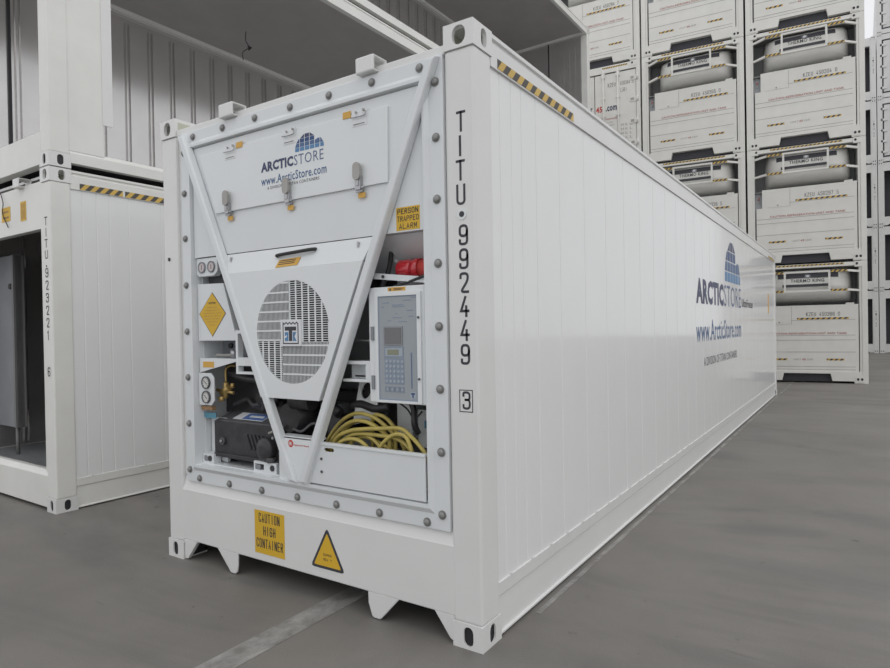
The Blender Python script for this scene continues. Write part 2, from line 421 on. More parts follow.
def lug(parent, x0, x1, z0=2.785, z1=2.868, y0=-.030, y1=.080):
    """short square tube lying along the front edge, its bore facing sideways"""
    b = MB('steel_white'); t = .012
    b.holed(rect(y0, y1, z0, z1), [rect(y0+t, y1-t, z0+t, z1-t)], x0, x1, plane='yz')
    return b.build('lifting_lug', parent, bevel=.008)
def unit_lugs(parent):
    lug(parent, -1.785, -1.655); lug(parent, -.680, -.560)

# ------------------------------------------------------------------ the refrigerated container in front
mc = empty('shipping_container')
tag(mc, 'large white refrigerated container in the foreground, cooling machinery behind a V-shaped brace', 'shipping container')
castings(mc); posts(mc)
long_rails(mc, 0, 1); long_rails(mc, -W, -1)
side_wall(mc, 0, 1, SEAMS); side_wall(mc, -W, -1, SEAMS)
b = MB('steel_white'); b.box(-W+.08, -.08, .32, L-.1, 2.860, 2.885); b.build('roof_panel', mc)
MB('brown').box(-2.20, -.19, .155, .195, 2.818, 2.858).build('roof_seal', mc)
b = MB('steel_white'); b.box(-2.276, -.162, .012, .20, 2.775, 2.818); b.box(-2.276, -.162, .20, .32, 2.775, 2.885); b.build('front_header', mc, bevel=.006)
b = MB('underside'); b.box(-W+.08, -.08, .12, L-.12, .14, .24); b.build('floor_frame', mc)
# rear doors (never seen from the front, simple but real)
b = MB('panel_white'); b.box(-W+.17, -W/2-.004, L-.07, L-.02, .28, 2.7); b.box(-W/2+.004, -.17, L-.07, L-.02, .28, 2.7); b.build('rear_door', mc, bevel=.005)
b = MB('steel_white'); b.box(-W+.165, -.165, L-.13, L-.01, .02, .27); b.box(-W+.165, -.165, L-.13, L-.01, 2.71, 2.88); b.build('rear_frame', mc)
# front sill with fork/tunnel feet
b = MB('steel_white')
b.box(-2.290, -.150, .008, .10, .135, .467)
b.poly([(-2.277, .012), (-2.272, .006), (-2.245, .006), (-2.138, .135), (-2.277, .135)], .010, .040)
b.poly([(-1.935, .137), (-1.812, .012), (-1.800, .005), (-1.762, .005), (-1.745, .02), (-1.735, .06), (-1.733, .137)], .010, .022)
b.poly([(-.694, .137), (-.692, .075), (-.668, .010), (-.655, .004), (-.618, .004), (-.605, .012), (-.488, .137)], .010, .022)
b.poly([(-.277, .137), (-.185, .020), (-.161, .012), (-.161, .137)], .010, .040)
b.build('front_sill', mc, bevel=.005)
b = MB('steel_white')
b.frus([(-2.285, .010, .4655), (-2.285, .040, .565), (-2.285, .10, .565), (-2.285, .10, .4655)], [(-.155, .010, .4655), (-.155, .040, .565), (-.155, .10, .565), (-.155, .10, .4655)])
b.build('sill_ledge', mc)
# recessed returns beside the unit
for q_ in ((-2.285, -2.20), (-.19, -.155)): MB('steel_white').box(*q_, .03, .12, .56, 2.785).build('front_return', mc)
# --- unit frame
b = MB('unit_white')
b.holed(rect(-2.222, -.172, .528, 2.778), [rect(-2.130, -.268, .625, 2.69)], .004, .030)
b.build('unit_flange', mc, bevel=.003)
b = MB('unit_white')
o = rect(-2.152, -.252, .600, 2.712); i_ = rect(-2.128, -.272, .628, 2.688); j_ = rect(-2.100, -.297, .655, 2.655)
A = [b.bm.verts.new((x, .006, z)) for x, z in o]; Bv = [b.bm.verts.new((x, -.022, z)) for x, z in i_]; Cv = [b.bm.verts.new((x, -.022, z)) for x, z in rect(-2.113, -.285, .645, 2.672)]; Dv = [b.bm.verts.new((x, .06, z)) for x, z in j_]
for v_ in Bv+Cv: v_.co.y = -.012
for P, Q in ((A, Bv), (Bv, Cv), (Cv, Dv)):
    for k in range(4): b.face([P[k], P[(k+1) % 4], Q[(k+1) % 4], Q[k]])
b.build('unit_rim', mc, recalc=True)
def bolt(x, z, y=.004):
    b = MB('bolt'); b.cyl((x, y, z), (x, y-.004, z), .022, n=18); b.lathe((x, y-.004, z), (0, -1, 0), [(0, .0165), (.007, .0160), (.011, .012), (.0125, .004)], n=16)
    return b.build('bolt', mc)
for k in range(7):
    x = -2.087+k*.2975
    bolt(x, 2.739); bolt(x, .557)
for z in (2.652, 2.390, 2.099, 1.797, 1.498, 1.201, .902, .604):
    bolt(-2.187, z); bolt(-.213, z)
# evaporator panel and left/right closures
b = MB('unit_white')
b.poly([(-2.10, 1.967), (-.30, 1.967), (-.30, 2.66), (-2.10, 2.66)], .008, .045)
b.build('evaporator_panel', mc)
# machinery recess
b = MB('cavity_grey')
b.box(-2.13, -.27, .50, .52, .62, 2.0)
b.box(-2.15, -2.097, .06, .50, .62, 1.967, 'unit_white'); b.box(-.296, -.25, .06, .50, .62, 1.967, 'unit_white')
b.box(-2.10, -.30, .03, .50, .62, .655, 'unit_white')
b.frus([(-2.097, .045, 1.967), (-2.097, .50, 1.80), (-2.097, .50, 1.98), (-2.097, .045, 1.98)], [(-.302, .045, 1.967), (-.302, .50, 1.80), (-.302, .50, 1.98), (-.302, .045, 1.98)], 'cavity_grey')
b.frus([(-.80, .05, 1.966), (-.80, .26, 1.78), (-.80, .27, 1.80), (-.80, .06, 1.975)], [(-.297, .05, 1.966), (-.297, .26, 1.78), (-.297, .27, 1.80), (-.297, .06, 1.975)], 'unit_white'); b.box(-.66, -.297, .26, .27, 1.66, 1.80, 'unit_white')
b.build('machinery_recess', mc)
# access panel
b = MB('cover_white'); b.poly([(-2.02, 2.605), (-1.865, 2.222), (-.503, 2.222), (-.497, 2.600)], .008, .020)
ap = b.build('access_panel', mc, bevel=.002)
ap.location.y = -.012
for x in (-1.733, -1.208, -.684):
    b = MB('steel')
    b.box(x-.021, x+.021, -.004, .008, 2.195, 2.275)
    b.box(x-.017, x+.019, -.014, -.004, 2.205, 2.27)
    b.poly(oblong(x, 2.298, .0235, .046), -.024, -.008, 'zinc')
    b.box(x-.010, x+.010, -.018, -.008, 2.225, 2.262, 'steel')
    b.cyl((x-.03, -.004, 2.215), (x+.036, -.004, 2.215), .005, 'steel', n=8)
    b.build('latch', ap)
    MB('orange').box(x-.012, x+.034, .006, .0079, 2.165, 2.192).build('latch_label', ap)
for x, side in ((-1.709, 1), (-1.195, 0), (-.679, -1)):
    b = MB('unit_white'); b.box(x-.050, x+.050, .0055, .0079, 2.535, 2.616, 'cover_white')
    b.tube([(x-.05, -.004, 2.580), (x+.01, -.005, 2.577), (x+.045, -.004, 2.582), (x+.048, -.004, 2.604)], .003, 'steel', n=6)
    b.cyl((x-.018, .002, 2.604), (x-.018, -.004, 2.604), .006, 'zinc', n=8); b.cyl((x+.034, .002, 2.608), (x+.034, -.006, 2.608), .007, 'zinc', n=8)
    b.tube([(x-.040, .004, 2.545), (x+.035, .004, 2.545)], .002, 'zinc', n=6, smooth=False)
    b.build('panel_hook', ap)
    if side: MB('orange').box(x+side*.085-.027, x+side*.085+.027, .004, .0079, 2.588, 2.622).build('hook_label', ap)
def igloo(b, ox, oz, w, h, place, mats):
    """dome of small blocks with a little tunnel, drawn in rows"""
    rows = 4; gap = .012
    def inside(u, v):
        big = ((u-.43)/.43)**2+(v/1.0)**2 <= 1
        small = ((u-.84)/.16)**2+(v/.56)**2 <= 1
        return big or small
    def span(v0, v1):
        c = 1-max(v0, 0)**2; top = .43*math.sqrt(max(0, 1-v1*v1)); bot = .43*math.sqrt(max(0, c))
        return (.43-bot, .43+bot, .43-top, .43+top)
    for r in range(rows):
        v0 = r/rows+gap; v1 = (r+1)/rows-gap
        if r == rows-1: v1 = .985
        l0, r0, l1, r1 = span(v0, v1); n = 5
        for k in range(n):
            # columns lean with the dome; clip to its outline
            c0 = -.0+k*.172+gap; c1 = c0+.172-2*gap
            a0, a1 = max(c0, l0), min(c1, r0); b0, b1 = max(c0, l1), min(c1, r1)
            if a1-a0 < .02: continue
            if b1-b0 < .005: b0 = b1 = min(max((b0+b1)/2, a0), a1)
            q = [(a0, v0), (a1, v0), (b1, v1), (b0, v1)] if b1 > b0 else [(a0, v0), (a1, v0), (b0, v1)]
            if r >= 2 and k >= 4: continue
            b.frus([place(ox+u*w, oz+v*h, .0) for u, v in q], [place(ox+u*w, oz+v*h, .0008) for u, v in q], mats[r])
    for r in range(2):
        v0 = r*.25+gap; v1 = (r+1)*.25-gap*(1 if r == 0 else -3)
        rr = lambda v: .16*math.sqrt(max(0, 1-(v/.58)**2))
        for s0, s1 in ((-.16 if r else .045, .02), (.045, .16)):
            if r == 0 and s0 == s1: continue
            a0, a1 = .84+max(s0, -rr(v0)), .84+min(s1, rr(v0)); c0, c1 = .84+max(s0, -rr(v1)), .84+min(s1, rr(v1))
            if a1-a0 < .02 or s1 < s0: continue
            a0 = max(a0, .87-.16); c0 = max(c0, .87-.16)
            q = [(a0, v0), (a1, v0), (max(c1, c0+.01), v1), (c0, v1)]
            b.frus([place(ox+u*w, oz+v*h, .0008) for u, v in q], [place(ox+u*w, oz+v*h, .0015) for u, v in q], mats[r])
b = MB(); yp = .0078
igloo(b, -1.155, 2.478, .222, .092, lambda u, v, t: (u, yp-t, v), ['blue_light', 'blue_mid', 'blue_deep', 'blue_navy'])
b.build('igloo_emblem', ap)
for t_ in [
    ('ARCTIC', (-1.437, yp, 2.408), X, Z, .268, .057, 'blue_navy', .05), ('STORE', (-1.163, yp, 2.408), X, Z, .226, .057, 'blue_text', -.004),
    ('www.ArcticStore.com', (-1.437, yp, 2.332), X, Z, .52, .050, 'blue_mid', .012), ('A DIVISION OF TITAN CONTAINERS', (-1.386, yp, 2.304), X, Z, .415, .017, 'ink', .0)]: text_part('lettering', ap, [t_])
# fan cover
cx, cz, R = -1.182, 1.484, .288
b = MB('cover_white')
b.holed([(-1.775, 1.838), (-1.450, 1.110), (-.982, 1.110), (-.655, 1.838)], [circle(cx, cz, R, 64)], -.030, -.018)
b.frus([(-1.80, .018, 1.960), (-.60, .018, 1.960), (-.655, -.018, 1.838), (-1.775, -.018, 1.838)], [(-1.80, .006, 1.962), (-.60, .006, 1.962), (-.655, -.030, 1.838), (-1.775, -.030, 1.838)])
b.frus([(-1.450, -.018, 1.110), (-.992, -.018, 1.110), (-.992, .05, 1.125), (-1.450, .05, 1.125)], [(-1.450, -.030, 1.110), (-.992, -.030, 1.110), (-.992, .05, 1.110), (-1.450, .05, 1.110)])
b.frus([(-.662, -.030, 1.838), (-.992, -.030, 1.110), (-.985, .05, 1.110), (-.655, .05, 1.838)], [(-.672, -.022, 1.838), (-1.000, -.022, 1.112), (-.993, .05, 1.112), (-.663, .05, 1.838)], 'cover_white')
fc = b.build('fan_cover', mc, bevel=.002)
b = MB('cover_white'); y0, y1 = -.029, -.0255
def clip(c, along):
    d = R*R-(along)**2
    return math.sqrt(d) if d > 0 else 0
STEP = .0535; FINE = .0105; FINEZ = .0122; off = .062
for s, (qx, qz, horiz) in enumerate(((-1, 1, True), (1, 1, False), (1, -1, True), (-1, -1, False))):
    # pinwheel quadrants: shifted so that the blocks interlock round the badge
    if horiz:
        xlo, xhi = (-R, -.012) if qx < 0 else (.012, R); zlo, zhi = (-.02, R) if qz > 0 else (-R, -.055)
        if qx < 0: zlo = -.045
        if qx > 0: zhi = -.055; zlo = -R; xlo = -.075
        else: xhi = -.012
        z = zlo
        while z < zhi+.001:
            h = clip(0, z)
            if h > 0.01:
                a, c2 = max(-h, xlo), min(h, xhi)
                if c2 > a: b.box(cx+a, cx+c2, y0-.001, y1, cz+z-.0045, cz+z+.0045)
            z += STEP
        x = xlo
        while x < xhi+.001:
            h = clip(0, x); a, c2 = max(-h, zlo), min(h, zhi)
            if c2 > a: b.box(cx+x-.0014, cx+x+.0014, y0, y1, cz+a, cz+c2)
            x += FINE
    else:
        xlo, xhi = (-.012, R) if qx > 0 else (-R, -.075); zlo, zhi = (-.055, R) if qz > 0 else (-R, -.045)
        x = xlo
        while x < xhi+.001:
            h = clip(0, x)
            if h > .01:
                a, c2 = max(-h, zlo), min(h, zhi)
                if c2 > a: b.box(cx+x-.0045, cx+x+.0045, y0-.001, y1, cz+a, cz+c2)
            x += STEP*.92
        z = zlo
        while z < zhi+.001:
            h = clip(0, z); a, c2 = max(-h, xlo), min(h, xhi)
            if c2 > a: b.box(cx+a, cx+c2, y0, y1, cz+z-.0019, cz+z+.0019)
            z += FINEZ
b.build('fan_grille', fc)
b = MB('dark_grey'); b.cyl((cx, .055, cz), (cx, .065, cz), R+.015, 'dark', n=48)
b.holed(circle(cx, cz, R+.018, 48), [circle(cx, cz, R+.006, 48)], -.018, .06, 'dark_grey')
for k in range(56):
    x = -R+.01*k+.004; h = clip(0, x)
    if h > .01: b.box(cx+x-.0012, cx+x+.0012, .035, .056, cz-h, cz+h, 'coil_fin')
b.build('condenser_coil', fc)
bx, bz, by = -1.180, 1.480, -.034
b = MB('label_white'); b.box(bx-.080, bx+.080, by-.004, by+.004, bz-.074, bz+.074)
b.box(bx-.062, bx+.062, by-.0045, by-.004, bz-.062, bz+.040, 'label_white')
for q in (rect(bx-.062, bx-.056, bz-.062, bz+.052), rect(bx+.056, bx+.062, bz-.062, bz+.052), rect(bx-.062, bx+.062, bz-.062, bz-.056)): b.poly(q, by-.0052, by-.004, 'ink')
pts = []
for k in range(10): pts += [(bx-.062+k*.01378, bz+(.044 if k % 2 else .054))]
b.poly(pts + [(p[0], p[1]+.007) for p in pts[::-1]], by-.0052, by-.004, 'ink')
for q, m_ in ((rect(bx-.045, bx+.045, bz+.012, bz+.034), 'ink'), (rect(bx-.013, bx+.013, bz-.046, bz+.012), 'ink'), (rect(bx-.046, bx-.018, bz-.046, bz+.004), 'blue_light'), (rect(bx+.018, bx+.030, bz-.046, bz+.004), 'blue_light')): b.poly(q, by-.0052, by-.004, m_)
b.poly([(bx+.030, bz-.021), (bx+.046, bz+.004), (bx+.032, bz+.004), (bx+.026, bz-.012)], by-.0052, by-.004, 'blue_light'); b.poly([(bx+.030, bz-.021), (bx+.026, bz-.030), (bx+.034, bz-.046), (bx+.048, bz-.046)], by-.0052, by-.004, 'blue_light')
b.poly([(bx-.046, bz-.020), (bx-.030, bz-.012), (bx-.030, bz-.024), (bx-.046, bz-.030)], by-.0056, by-.005, 'label_white')
tag(b.build('fan_badge', fc), 'square white badge with black and blue monogram')
b = MB('rubber'); b.tube([(-1.300, .010, 1.915), (-1.295, -.022, 1.918), (-1.160, -.026, 1.924), (-1.020, -.022, 1.930), (-1.012, .010, 1.932)], .0095, n=8); b.build('pull_handle', fc)
b = MB('orange'); q0 = [(-1.305, 1.848), (-1.130, 1.853), (-1.110, 1.898), (-1.285, 1.892)]
fy = lambda z: -.0315+(z-1.838)*(.036/.124)
b.frus([(x, fy(z), z) for x, z in q0], [(x, fy(z)-.0015, z) for x, z in q0])
for k in range(3):
    zz = 1.863+k*.010; b.frus([(-1.285+k*.006, fy(zz)-.0016, zz), (-1.155+k*.004, fy(zz)-.0016, zz+.003), (-1.155+k*.004, fy(zz+.004)-.0016, zz+.007), (-1.285+k*.006, fy(zz+.004)-.0016, zz+.004)], [(-1.285+k*.006, fy(zz)-.002, zz), (-1.155+k*.004, fy(zz)-.002, zz+.003), (-1.155+k*.004, fy(zz+.004)-.002, zz+.007), (-1.285+k*.006, fy(zz+.004)-.002, zz+.004)], 'ink')
b.build('caution_label', fc)
for x in (-1.72, -.70):
    b = MB('steel'); b.cyl((x, .01, 1.935), (x, -.012, 1.938), .007, n=8); b.box(x-.006, x+.006, -.012, -.006, 1.915, 1.94); b.build('cover_clip', fc)
# V brace
def brace(name, a, c, wd, y0=-.042, y1=.004):
    """a: top (x,z), c: bottom (x,z); chamfered channel"""
    b = MB('unit_white'); h = wd/2; ch = .010
    def ring(p, e): return [(p[0]-h, y1, p[1]+e[0]), (p[0]-h+ch*.3, y0+ch, p[1]+e[1]), (p[0]-h+ch, y0, p[1]+e[2]), (p[0]+h-ch, y0, p[1]+e[2]), (p[0]+h-ch*.3, y0+ch, p[1]+e[1]), (p[0]+h, y1, p[1]+e[0])]
    b.frus(ring(a, (0, -.010, -.02)), ring(c, (0, .01, .02)))
    return b.build(name, mc, bevel=.003)
brace('brace', (-2.168, 2.765), (-1.195, .640), .060)
brace('brace', (-.212, 2.765), (-1.118, .640), .060)
# lower nose panel with maker's lettering
b = MB('cover_white'); b.poly([(-1.295, .893), (-1.185, .645), (-1.10, .645), (-1.02, .893)], -.012, .004)
b.box(-1.32, -1.02, -.012, .06, .887, .899)
b.poly([(-1.340, .893), (-1.300, .893), (-1.180, .645), (-1.340, .645)], .004, .020)
npn = b.build('nose_panel', mc)
b = MB(); b.cyl((-1.225, -.0122, .858), (-1.225, -.0130, .858), .021, 'red_ink', n=16); b.text('IR', (-1.238, -.0131, .848), X, Z, .027, .020, 'cover_white', .03)
b.text('Ingersoll Rand', (-1.200, -.0122, .846), X, Z, .118, .012, 'red_ink', .02); b.build('lettering', npn, recalc=False)
# --- left bay
gb = MB('unit_white').poly([(-2.094, 1.862), (-2.07, 1.845), (-1.92, 1.845), (-1.885, 1.872), (-1.885, 1.962), (-2.094, 1.962)], .015, .06).build('gauge_box', mc, bevel=.004)
for x in (-2.035, -1.940):
    b = MB('mid_grey'); b.lathe((x, .015, 1.903), (0, -1, 0), [(0, .036), (.008, .036), (.008, .028), (.004, .027)]); b.cyl((x, .012, 1.903), (x, .0095, 1.903), .027, 'dial_pink', n=20)
    b.box(x-.002, x+.002, .0085, .0095, 1.887, 1.918, 'dark_grey'); b.build('gauge', gb)
MB('dark_grey').box(-2.09, -1.80, .10, .14, 1.79, 1.86).build('conduit_bracket', mc)
db = MB('unit_white').poly([(-2.094, 1.437), (-1.715, 1.437), (-1.835, 1.794), (-2.094, 1.800)], .020, .30).build('terminal_cover', mc, bevel=.003)
b = MB('ink'); dd = [(-1.945, 1.742), (-2.080, 1.608), (-1.949, 1.463), (-1.814, 1.607)]
mid = (-1.947, 1.605); sc = lambda f: [(mid[0]+(x-mid[0])*f, mid[1]+(z-mid[1])*f) for x, z in dd]
b.poly(sc(1.0), .0185, .0198); b.poly(sc(.965), .0178, .0188, 'yellow')
wl = MB(); 
b.build('warning_diamond', mc); wl.bm.free()
text_part('warning_text', mc, [('CAUTION', (-1.982, .0176, 1.668), X, Z, .07, .014, 'ink', .02)] +
          [('refrigeration unit service only'[k:k+12+k*2], (-1.947-w_/2, .0176, 1.642-k*.018), X, Z, w_, .009, 'brown', .0) for k, w_ in enumerate((.10, .14, .17, .17, .14, .10, .06))])
b = MB('unit_white'); b.box(-2.09, -1.72, .03, .30, 1.318, 1.326); b.poly([(-2.09, 1.235), (-2.09, 1.326), (-1.72, 1.326), (-1.72, 1.310)], .022, .030)
sh = b.build('shelf_bracket', mc); MB('orange').box(-2.055, -1.945, .0205, .0218, 1.268, 1.305).build('shelf_label', sh)
b = MB('steel'); b.tube([(-2.00, .08, 1.345), (-1.85, .07, 1.345), (-1.78, .07, 1.355)], .010, 'zinc', n=8); b.cyl((-1.80, .06, 1.33), (-1.80, .06, 1.375), .020, 'steel', n=12); b.build('pipe_fitting', mc)
b = MB('mid_grey'); b.box(-2.09, -1.72, .20, .24, 1.33, 1.437); b.cyl((-2.00, .20, 1.40), (-2.00, .185, 1.40), .018, 'dark'); b.build('back_plate', mc)
gp = MB('unit_white').poly([(-2.097, 1.028), (-1.975, 1.028), (-1.945, 1.058), (-1.945, 1.20), (-1.975, 1.232), (-2.097, 1.232)], .018, .026).build('gauge_panel', mc)
for z in (1.172, 1.080):
    b = MB('dark_grey'); b.lathe((-2.018, .018, z), (0, -1, 0), [(0, .040), (.012, .040), (.012, .034), (.006, .033)]); b.cyl((-2.018, .012, z), (-2.018, .0095, z), .033, 'dial', n=24)
    for k in range(9):
        t = math.radians(-45+k*33.75); b.cyl((-2.018+.027*math.cos(t), .0093, z+.027*math.sin(t)), (-2.018+.027*math.cos(t), .0085, z+.027*math.sin(t)), .0028, 'dark', n=5)
    b.bar((-2.035, .0085, z+.012), (-2.005, .0085, z-.01), .003, .002, 'dark', upv=(0, 1, 0)); b.build('gauge', gp)
b = MB('brown'); b.box(-2.094, -1.985, .03, .06, .995, 1.02); b.box(-2.094, -1.975, .05, .055, .94, .975, 'teal'); b.box(-2.09, -1.93, .10, .12, .66, .94, 'unit_white'); b.build('lower_left_plate', mc)
# brass valves
b = MB('brass')
VX = -.13
b.cyl((-1.83, .09, 1.10), (-1.76, .09, 1.14), .022, n=10); b.cyl((-1.80, .09, 1.07), (-1.79, .09, 1.17), .016, n=10); b.cyl((-1.87, .08, 1.12), (-1.73, .10, 1.105), .010, n=8)
b.cyl((-1.825, .08, 1.05), (-1.825, .08, 1.08), .020, n=6); b.tube([(-1.79, .09, 1.17), (-1.79, .09, 1.25), (-1.76, .10, 1.275), (-1.72, .11, 1.275)], .007); b.cyl((-1.74, .10, 1.135), (-1.74, .10, 1.165), .014, n=6)
for v_ in b.bm.verts: v_.co.x += VX
b.build('service_valve', mc)
# dark pipes, plus flat dark panels added to darken the bay's back
b = MB('dark_machine')
b.box(-1.95, -1.30, .30, .48, .95, 1.30); b.box(-2.094, -1.40, .22, .25, .96, 1.34); b.box(-1.70, -1.50, .18, .30, 1.03, 1.22)
b.tube([(-1.95, .14, 1.23), (-1.80, .13, 1.20), (-1.65, .12, 1.19), (-1.45, .14, 1.17)], .022); b.tube([(-1.93, .16, 1.02), (-1.80, .16, 1.06), (-1.70, .14, 1.03), (-1.50, .15, 1.08)], .016)
b.tube([(-1.62, .12, 1.20), (-1.60, .12, 1.10), (-1.60, .12, 1.00)], .014); b.tube([(-1.56, .13, 1.24), (-1.55, .12, 1.12), (-1.57, .12, .98)], .010, 'dark_grey')
b.cyl((-1.66, .16, 1.08), (-1.54, .16, 1.08), .055, n=16)
b.box(-2.05, -1.32, .40, .50, .66, 1.42, 'dark'); b.box(-1.75, -1.30, .38, .50, 1.2, 1.90, 'dark')
b.build('pipework_and_backing', mc)
# compressor
b = MB('dark_machine')
b.box(-2.02, -1.42, .07, .36, .715, .925); b.frus([(-2.02, .075, .915), (-1.38, .075, .915), (-1.38, .26, .915), (-2.02, .26, .915)], [(-2.01, .078, .930), (-1.38, .078, .930), (-1.38, .25, .992), (-1.98, .25, .992)], 'dark_grey'); b.box(-1.88, -1.38, .27, .38, .945, 1.05)
b.cyl((-1.93, .07, .80), (-1.93, .055, .80), .024, 'dark_grey', n=14); b.cyl((-1.93, .055, .80), (-1.93, .045, .80), .012, 'steel', n=6)
for k in range(5): b.bar((-1.70+k*.035, .066, .86), (-1.66+k*.035, .066, .77), .014, .014, 'dark_machine', upv=(0, 1, 0))
b.cyl((-1.50, .10, .79), (-1.50, .03, .79), .070, n=24); b.lathe((-1.50, .03, .79), (0, -1, 0), [(0, .070), (.012, .055), (.02, .025)], 'dark_machine')
b.cyl((-1.46, .05, .715), (-1.46, .05, .745), .03, 'dark_grey', n=12); b.cyl((-1.46, .04, .75), (-1.46, .04, .785), .010, 'steel', n=8); b.cyl((-1.44, .05, .86), (-1.44, .04, .86), .010, 'steel', n=8)
b.cyl((-1.48, .05, .885), (-1.44, .05, .90), .008, 'zinc', n=8)
b.box(-2.00, -1.40, .05, .36, .70, .725, 'dark_machine')
cp = b.build('compressor', mc, bevel=.006)
sl = lambda x, y, d: (x, y, .930+(y-.078)*.3605+d)
b = MB('label_white')
for (x0, x1, ya, yb), d, m_ in (((-1.88, -1.60, .105, .185), .0015, 'label_white'), ((-1.80, -1.605, .110, .180), .0025, 'label_blue'), ((-1.76, -1.63, .135, .155), .0035, 'label_white')):
    q = [(x0, ya), (x1, ya), (x1, yb), (x0, yb)]
    b.frus([sl(x, y, d-.0012) for x, y in q], [sl(x, y, d) for x, y in q], m_)
b.build('compressor_label', cp)
for x0, x1 in ((-1.60, -1.40), (-2.095, -1.985)):
    b = MB('unit_white'); b.holed(rect(x0, x1, .655, .715), [rect(x0+.012, (x0+x1)/2-.01, .665, .700)], .035, .09); b.box(x0+.02, x0+.06, .033, .036, .668, .695, 'mid_grey'); b.cyl((x1-.035, .035, .685), (x1-.035, .03, .685), .018, 'dark', n=10)
    b.build('mounting_foot', mc)
# white tube frame left of the fan
b = MB('cover_white'); b.holed(rect(-1.715, -1.50, 1.235, 1.50), [rect(-1.695, -1.52, 1.335, 1.48), rect(-1.695, -1.52, 1.25, 1.285)], .01, .05); b.box(-1.70, -1.5, .12, .13, 1.24, 1.49, 'mid_grey'); b.box(-1.66, -1.52, .05, .06, 1.405, 1.412); b.build('tube_frame', mc)
b = MB('dark'); b.tube([(-1.80, .05, 1.78), (-1.77, .04, 1.70), (-1.70, .04, 1.56)], .012); b.build('cable_loom', mc)
# --- middle triangle bay
b = MB('dark_machine')
b.box(-1.50, -.98, .36, .49, .90, 1.12, 'dark'); b.cyl((-1.36, .10, .98), (-1.36, .36, .98), .085, n=20); b.cyl((-1.34, .12, 1.08), (-1.18, .12, 1.08), .05, n=16)
b.box(-1.22, -1.06, .22, .34, .90, 1.06, 'mid_grey'); b.cyl((-1.04, .14, .95), (-1.04, .30, .95), .06, n=18); b.cyl((-1.05, .14, 1.06), (-.99, .14, 1.02), .03, n=12)
b.cyl((-1.145, .215, .985), (-1.145, .205, .985), .010, 'brass', n=8); b.tube([(-1.30, .08, .92), (-1.22, .07, .915), (-1.16, .10, .96), (-1.10, .12, .93)], .008, 'dark_grey')
b.box(-1.52, -1.0, .10, .12, 1.09, 1.12, 'dark')
b.build('fan_motor', mc)
# --- right bay
b = MB('dark'); b.box(-.90, -.66, .32, .48, 1.02, 1.80); b.build('dark_block', mc)  # plain dark block at the back of the bay
# red beacon on its plate
b = MB('red'); b.lathe((-.545, .13, 1.800), (1, 0, -.04), [(0, .028), (.004, .038), (.012, .046), (.025, .049), (.08, .050), (.10, .050)], n=28)
bc = b.build('warning_beacon', mc)
tag(bc, 'red domed beacon light')
b = MB('red_ink'); b.cyl((-.445, .13, 1.796), (-.40, .13, 1.795), .053, 'red', n=24); b.cyl((-.40, .13, 1.795), (-.300, .13, 1.793), .046, 'red_ink', n=20); b.build('beacon_base', bc)
b = MB('zinc'); b.bar((-.64, .04, 1.765), (-.33, .06, 1.730), .030, .004, 'unit_white', upv=(0, 1, 0)); b.cyl((-.575, .036, 1.758), (-.575, .03, 1.758), .008, 'dark', n=8); b.bar((-.60, .16, 1.86), (-.52, .16, 1.80), .02, .004, 'unit_white', upv=(0, 1, 0)); b.build('support_bar', mc)
b = MB('rubber'); b.tube([(-.53, .06, 1.705), (-.45, .06, 1.720), (-.38, .05, 1.735), (-.305, .05, 1.755)], .007); b.tube([(-.60, .14, 1.90), (-.605, .12, 1.80), (-.64, .10, 1.70), (-.66, .12, 1.60)], .013); b.build('sealed_cable', mc)
# control box
b = MB('cover_white'); b.box(-.627, -.305, .014, .20, 1.118, 1.703)
b.box(-.658, -.60, .016, .20, 1.119, 1.702); cb = b.build('control_box', mc, bevel=.004)
b = MB('cover_white'); b.holed(rect(-.606, -.322, 1.122, 1.672), [rect(-.590, -.346, 1.134, 1.656)], .004, .014); b.cyl((-.334, .004, 1.545), (-.334, -.003, 1.545), .006, 'dark_grey', n=8); b.cyl((-.334, .004, 1.245), (-.334, -.003, 1.245), .006, 'dark_grey', n=8); b.build('control_door', cb)
b = MB('faceplate'); b.box(-.590, -.346, .009, .014, 1.134, 1.656); fpz = .0088
b.holed(rect(-.590, -.346, 1.134, 1.656), [rect(-.584, -.352, 1.140, 1.650)], .0083, .0089, 'key_blue')
fpl = b.build('faceplate', cb)
b = MB('ink'); b.box(-.553, -.436, .0045, .009, 1.410, 1.503, 'mid_grey'); b.box(-.546, -.443, .003, .0045, 1.417, 1.496, 'screen'); b.build('display_screen', cb)
b = MB('face_light'); b.holed(rect(-.553, -.433, 1.350, 1.402), [rect(-.548, -.438, 1.355, 1.397)], .0065, .009, 'key_blue'); b.box(-.548, -.438, .0075, .009, 1.355, 1.397); b.box(-.532, -.462, .006, .0075, 1.362, 1.388, 'lcd'); b.build('readout', cb)
b = MB('key_blue'); b.box(-.553, -.430, .0075, .009, 1.215, 1.345)
for r in range(5):
    for k in range(5):
        x = -.548+k*.0245; z = 1.220+r*.0248; b.poly([(x+.0095, z), (x+.019, z+.0095), (x+.0095, z+.019), (x, z+.0095)], .0055, .0075, 'face_light')
kp = b.build('keypad', cb)
b = MB('face_light')
for k in range(4): x = -.550+k*.031; b.holed(rect(x, x+.026, 1.176, 1.202), [rect(x+.003, x+.023, 1.179, 1.199)], .0065, .009, 'key_blue'); b.cyl((x+.013, .009, 1.1885), (x+.013, .0068, 1.1885), .0065, n=10)
b.build('push_buttons', cb)
b = MB('blue_mid'); b.box(-.388, -.380, .0078, .009, 1.195, 1.375, 'key_blue'); b.box(-.3855, -.3825, .007, .0085, 1.198, 1.372, 'blue_text')
b.box(-.395, -.360, .0078, .009, 1.148, 1.180, 'face_light'); b.box(-.390, -.366, .007, .0079, 1.168, 1.175, 'blue_deep'); b.box(-.3815, -.3745, .007, .0079, 1.152, 1.170, 'blue_deep')
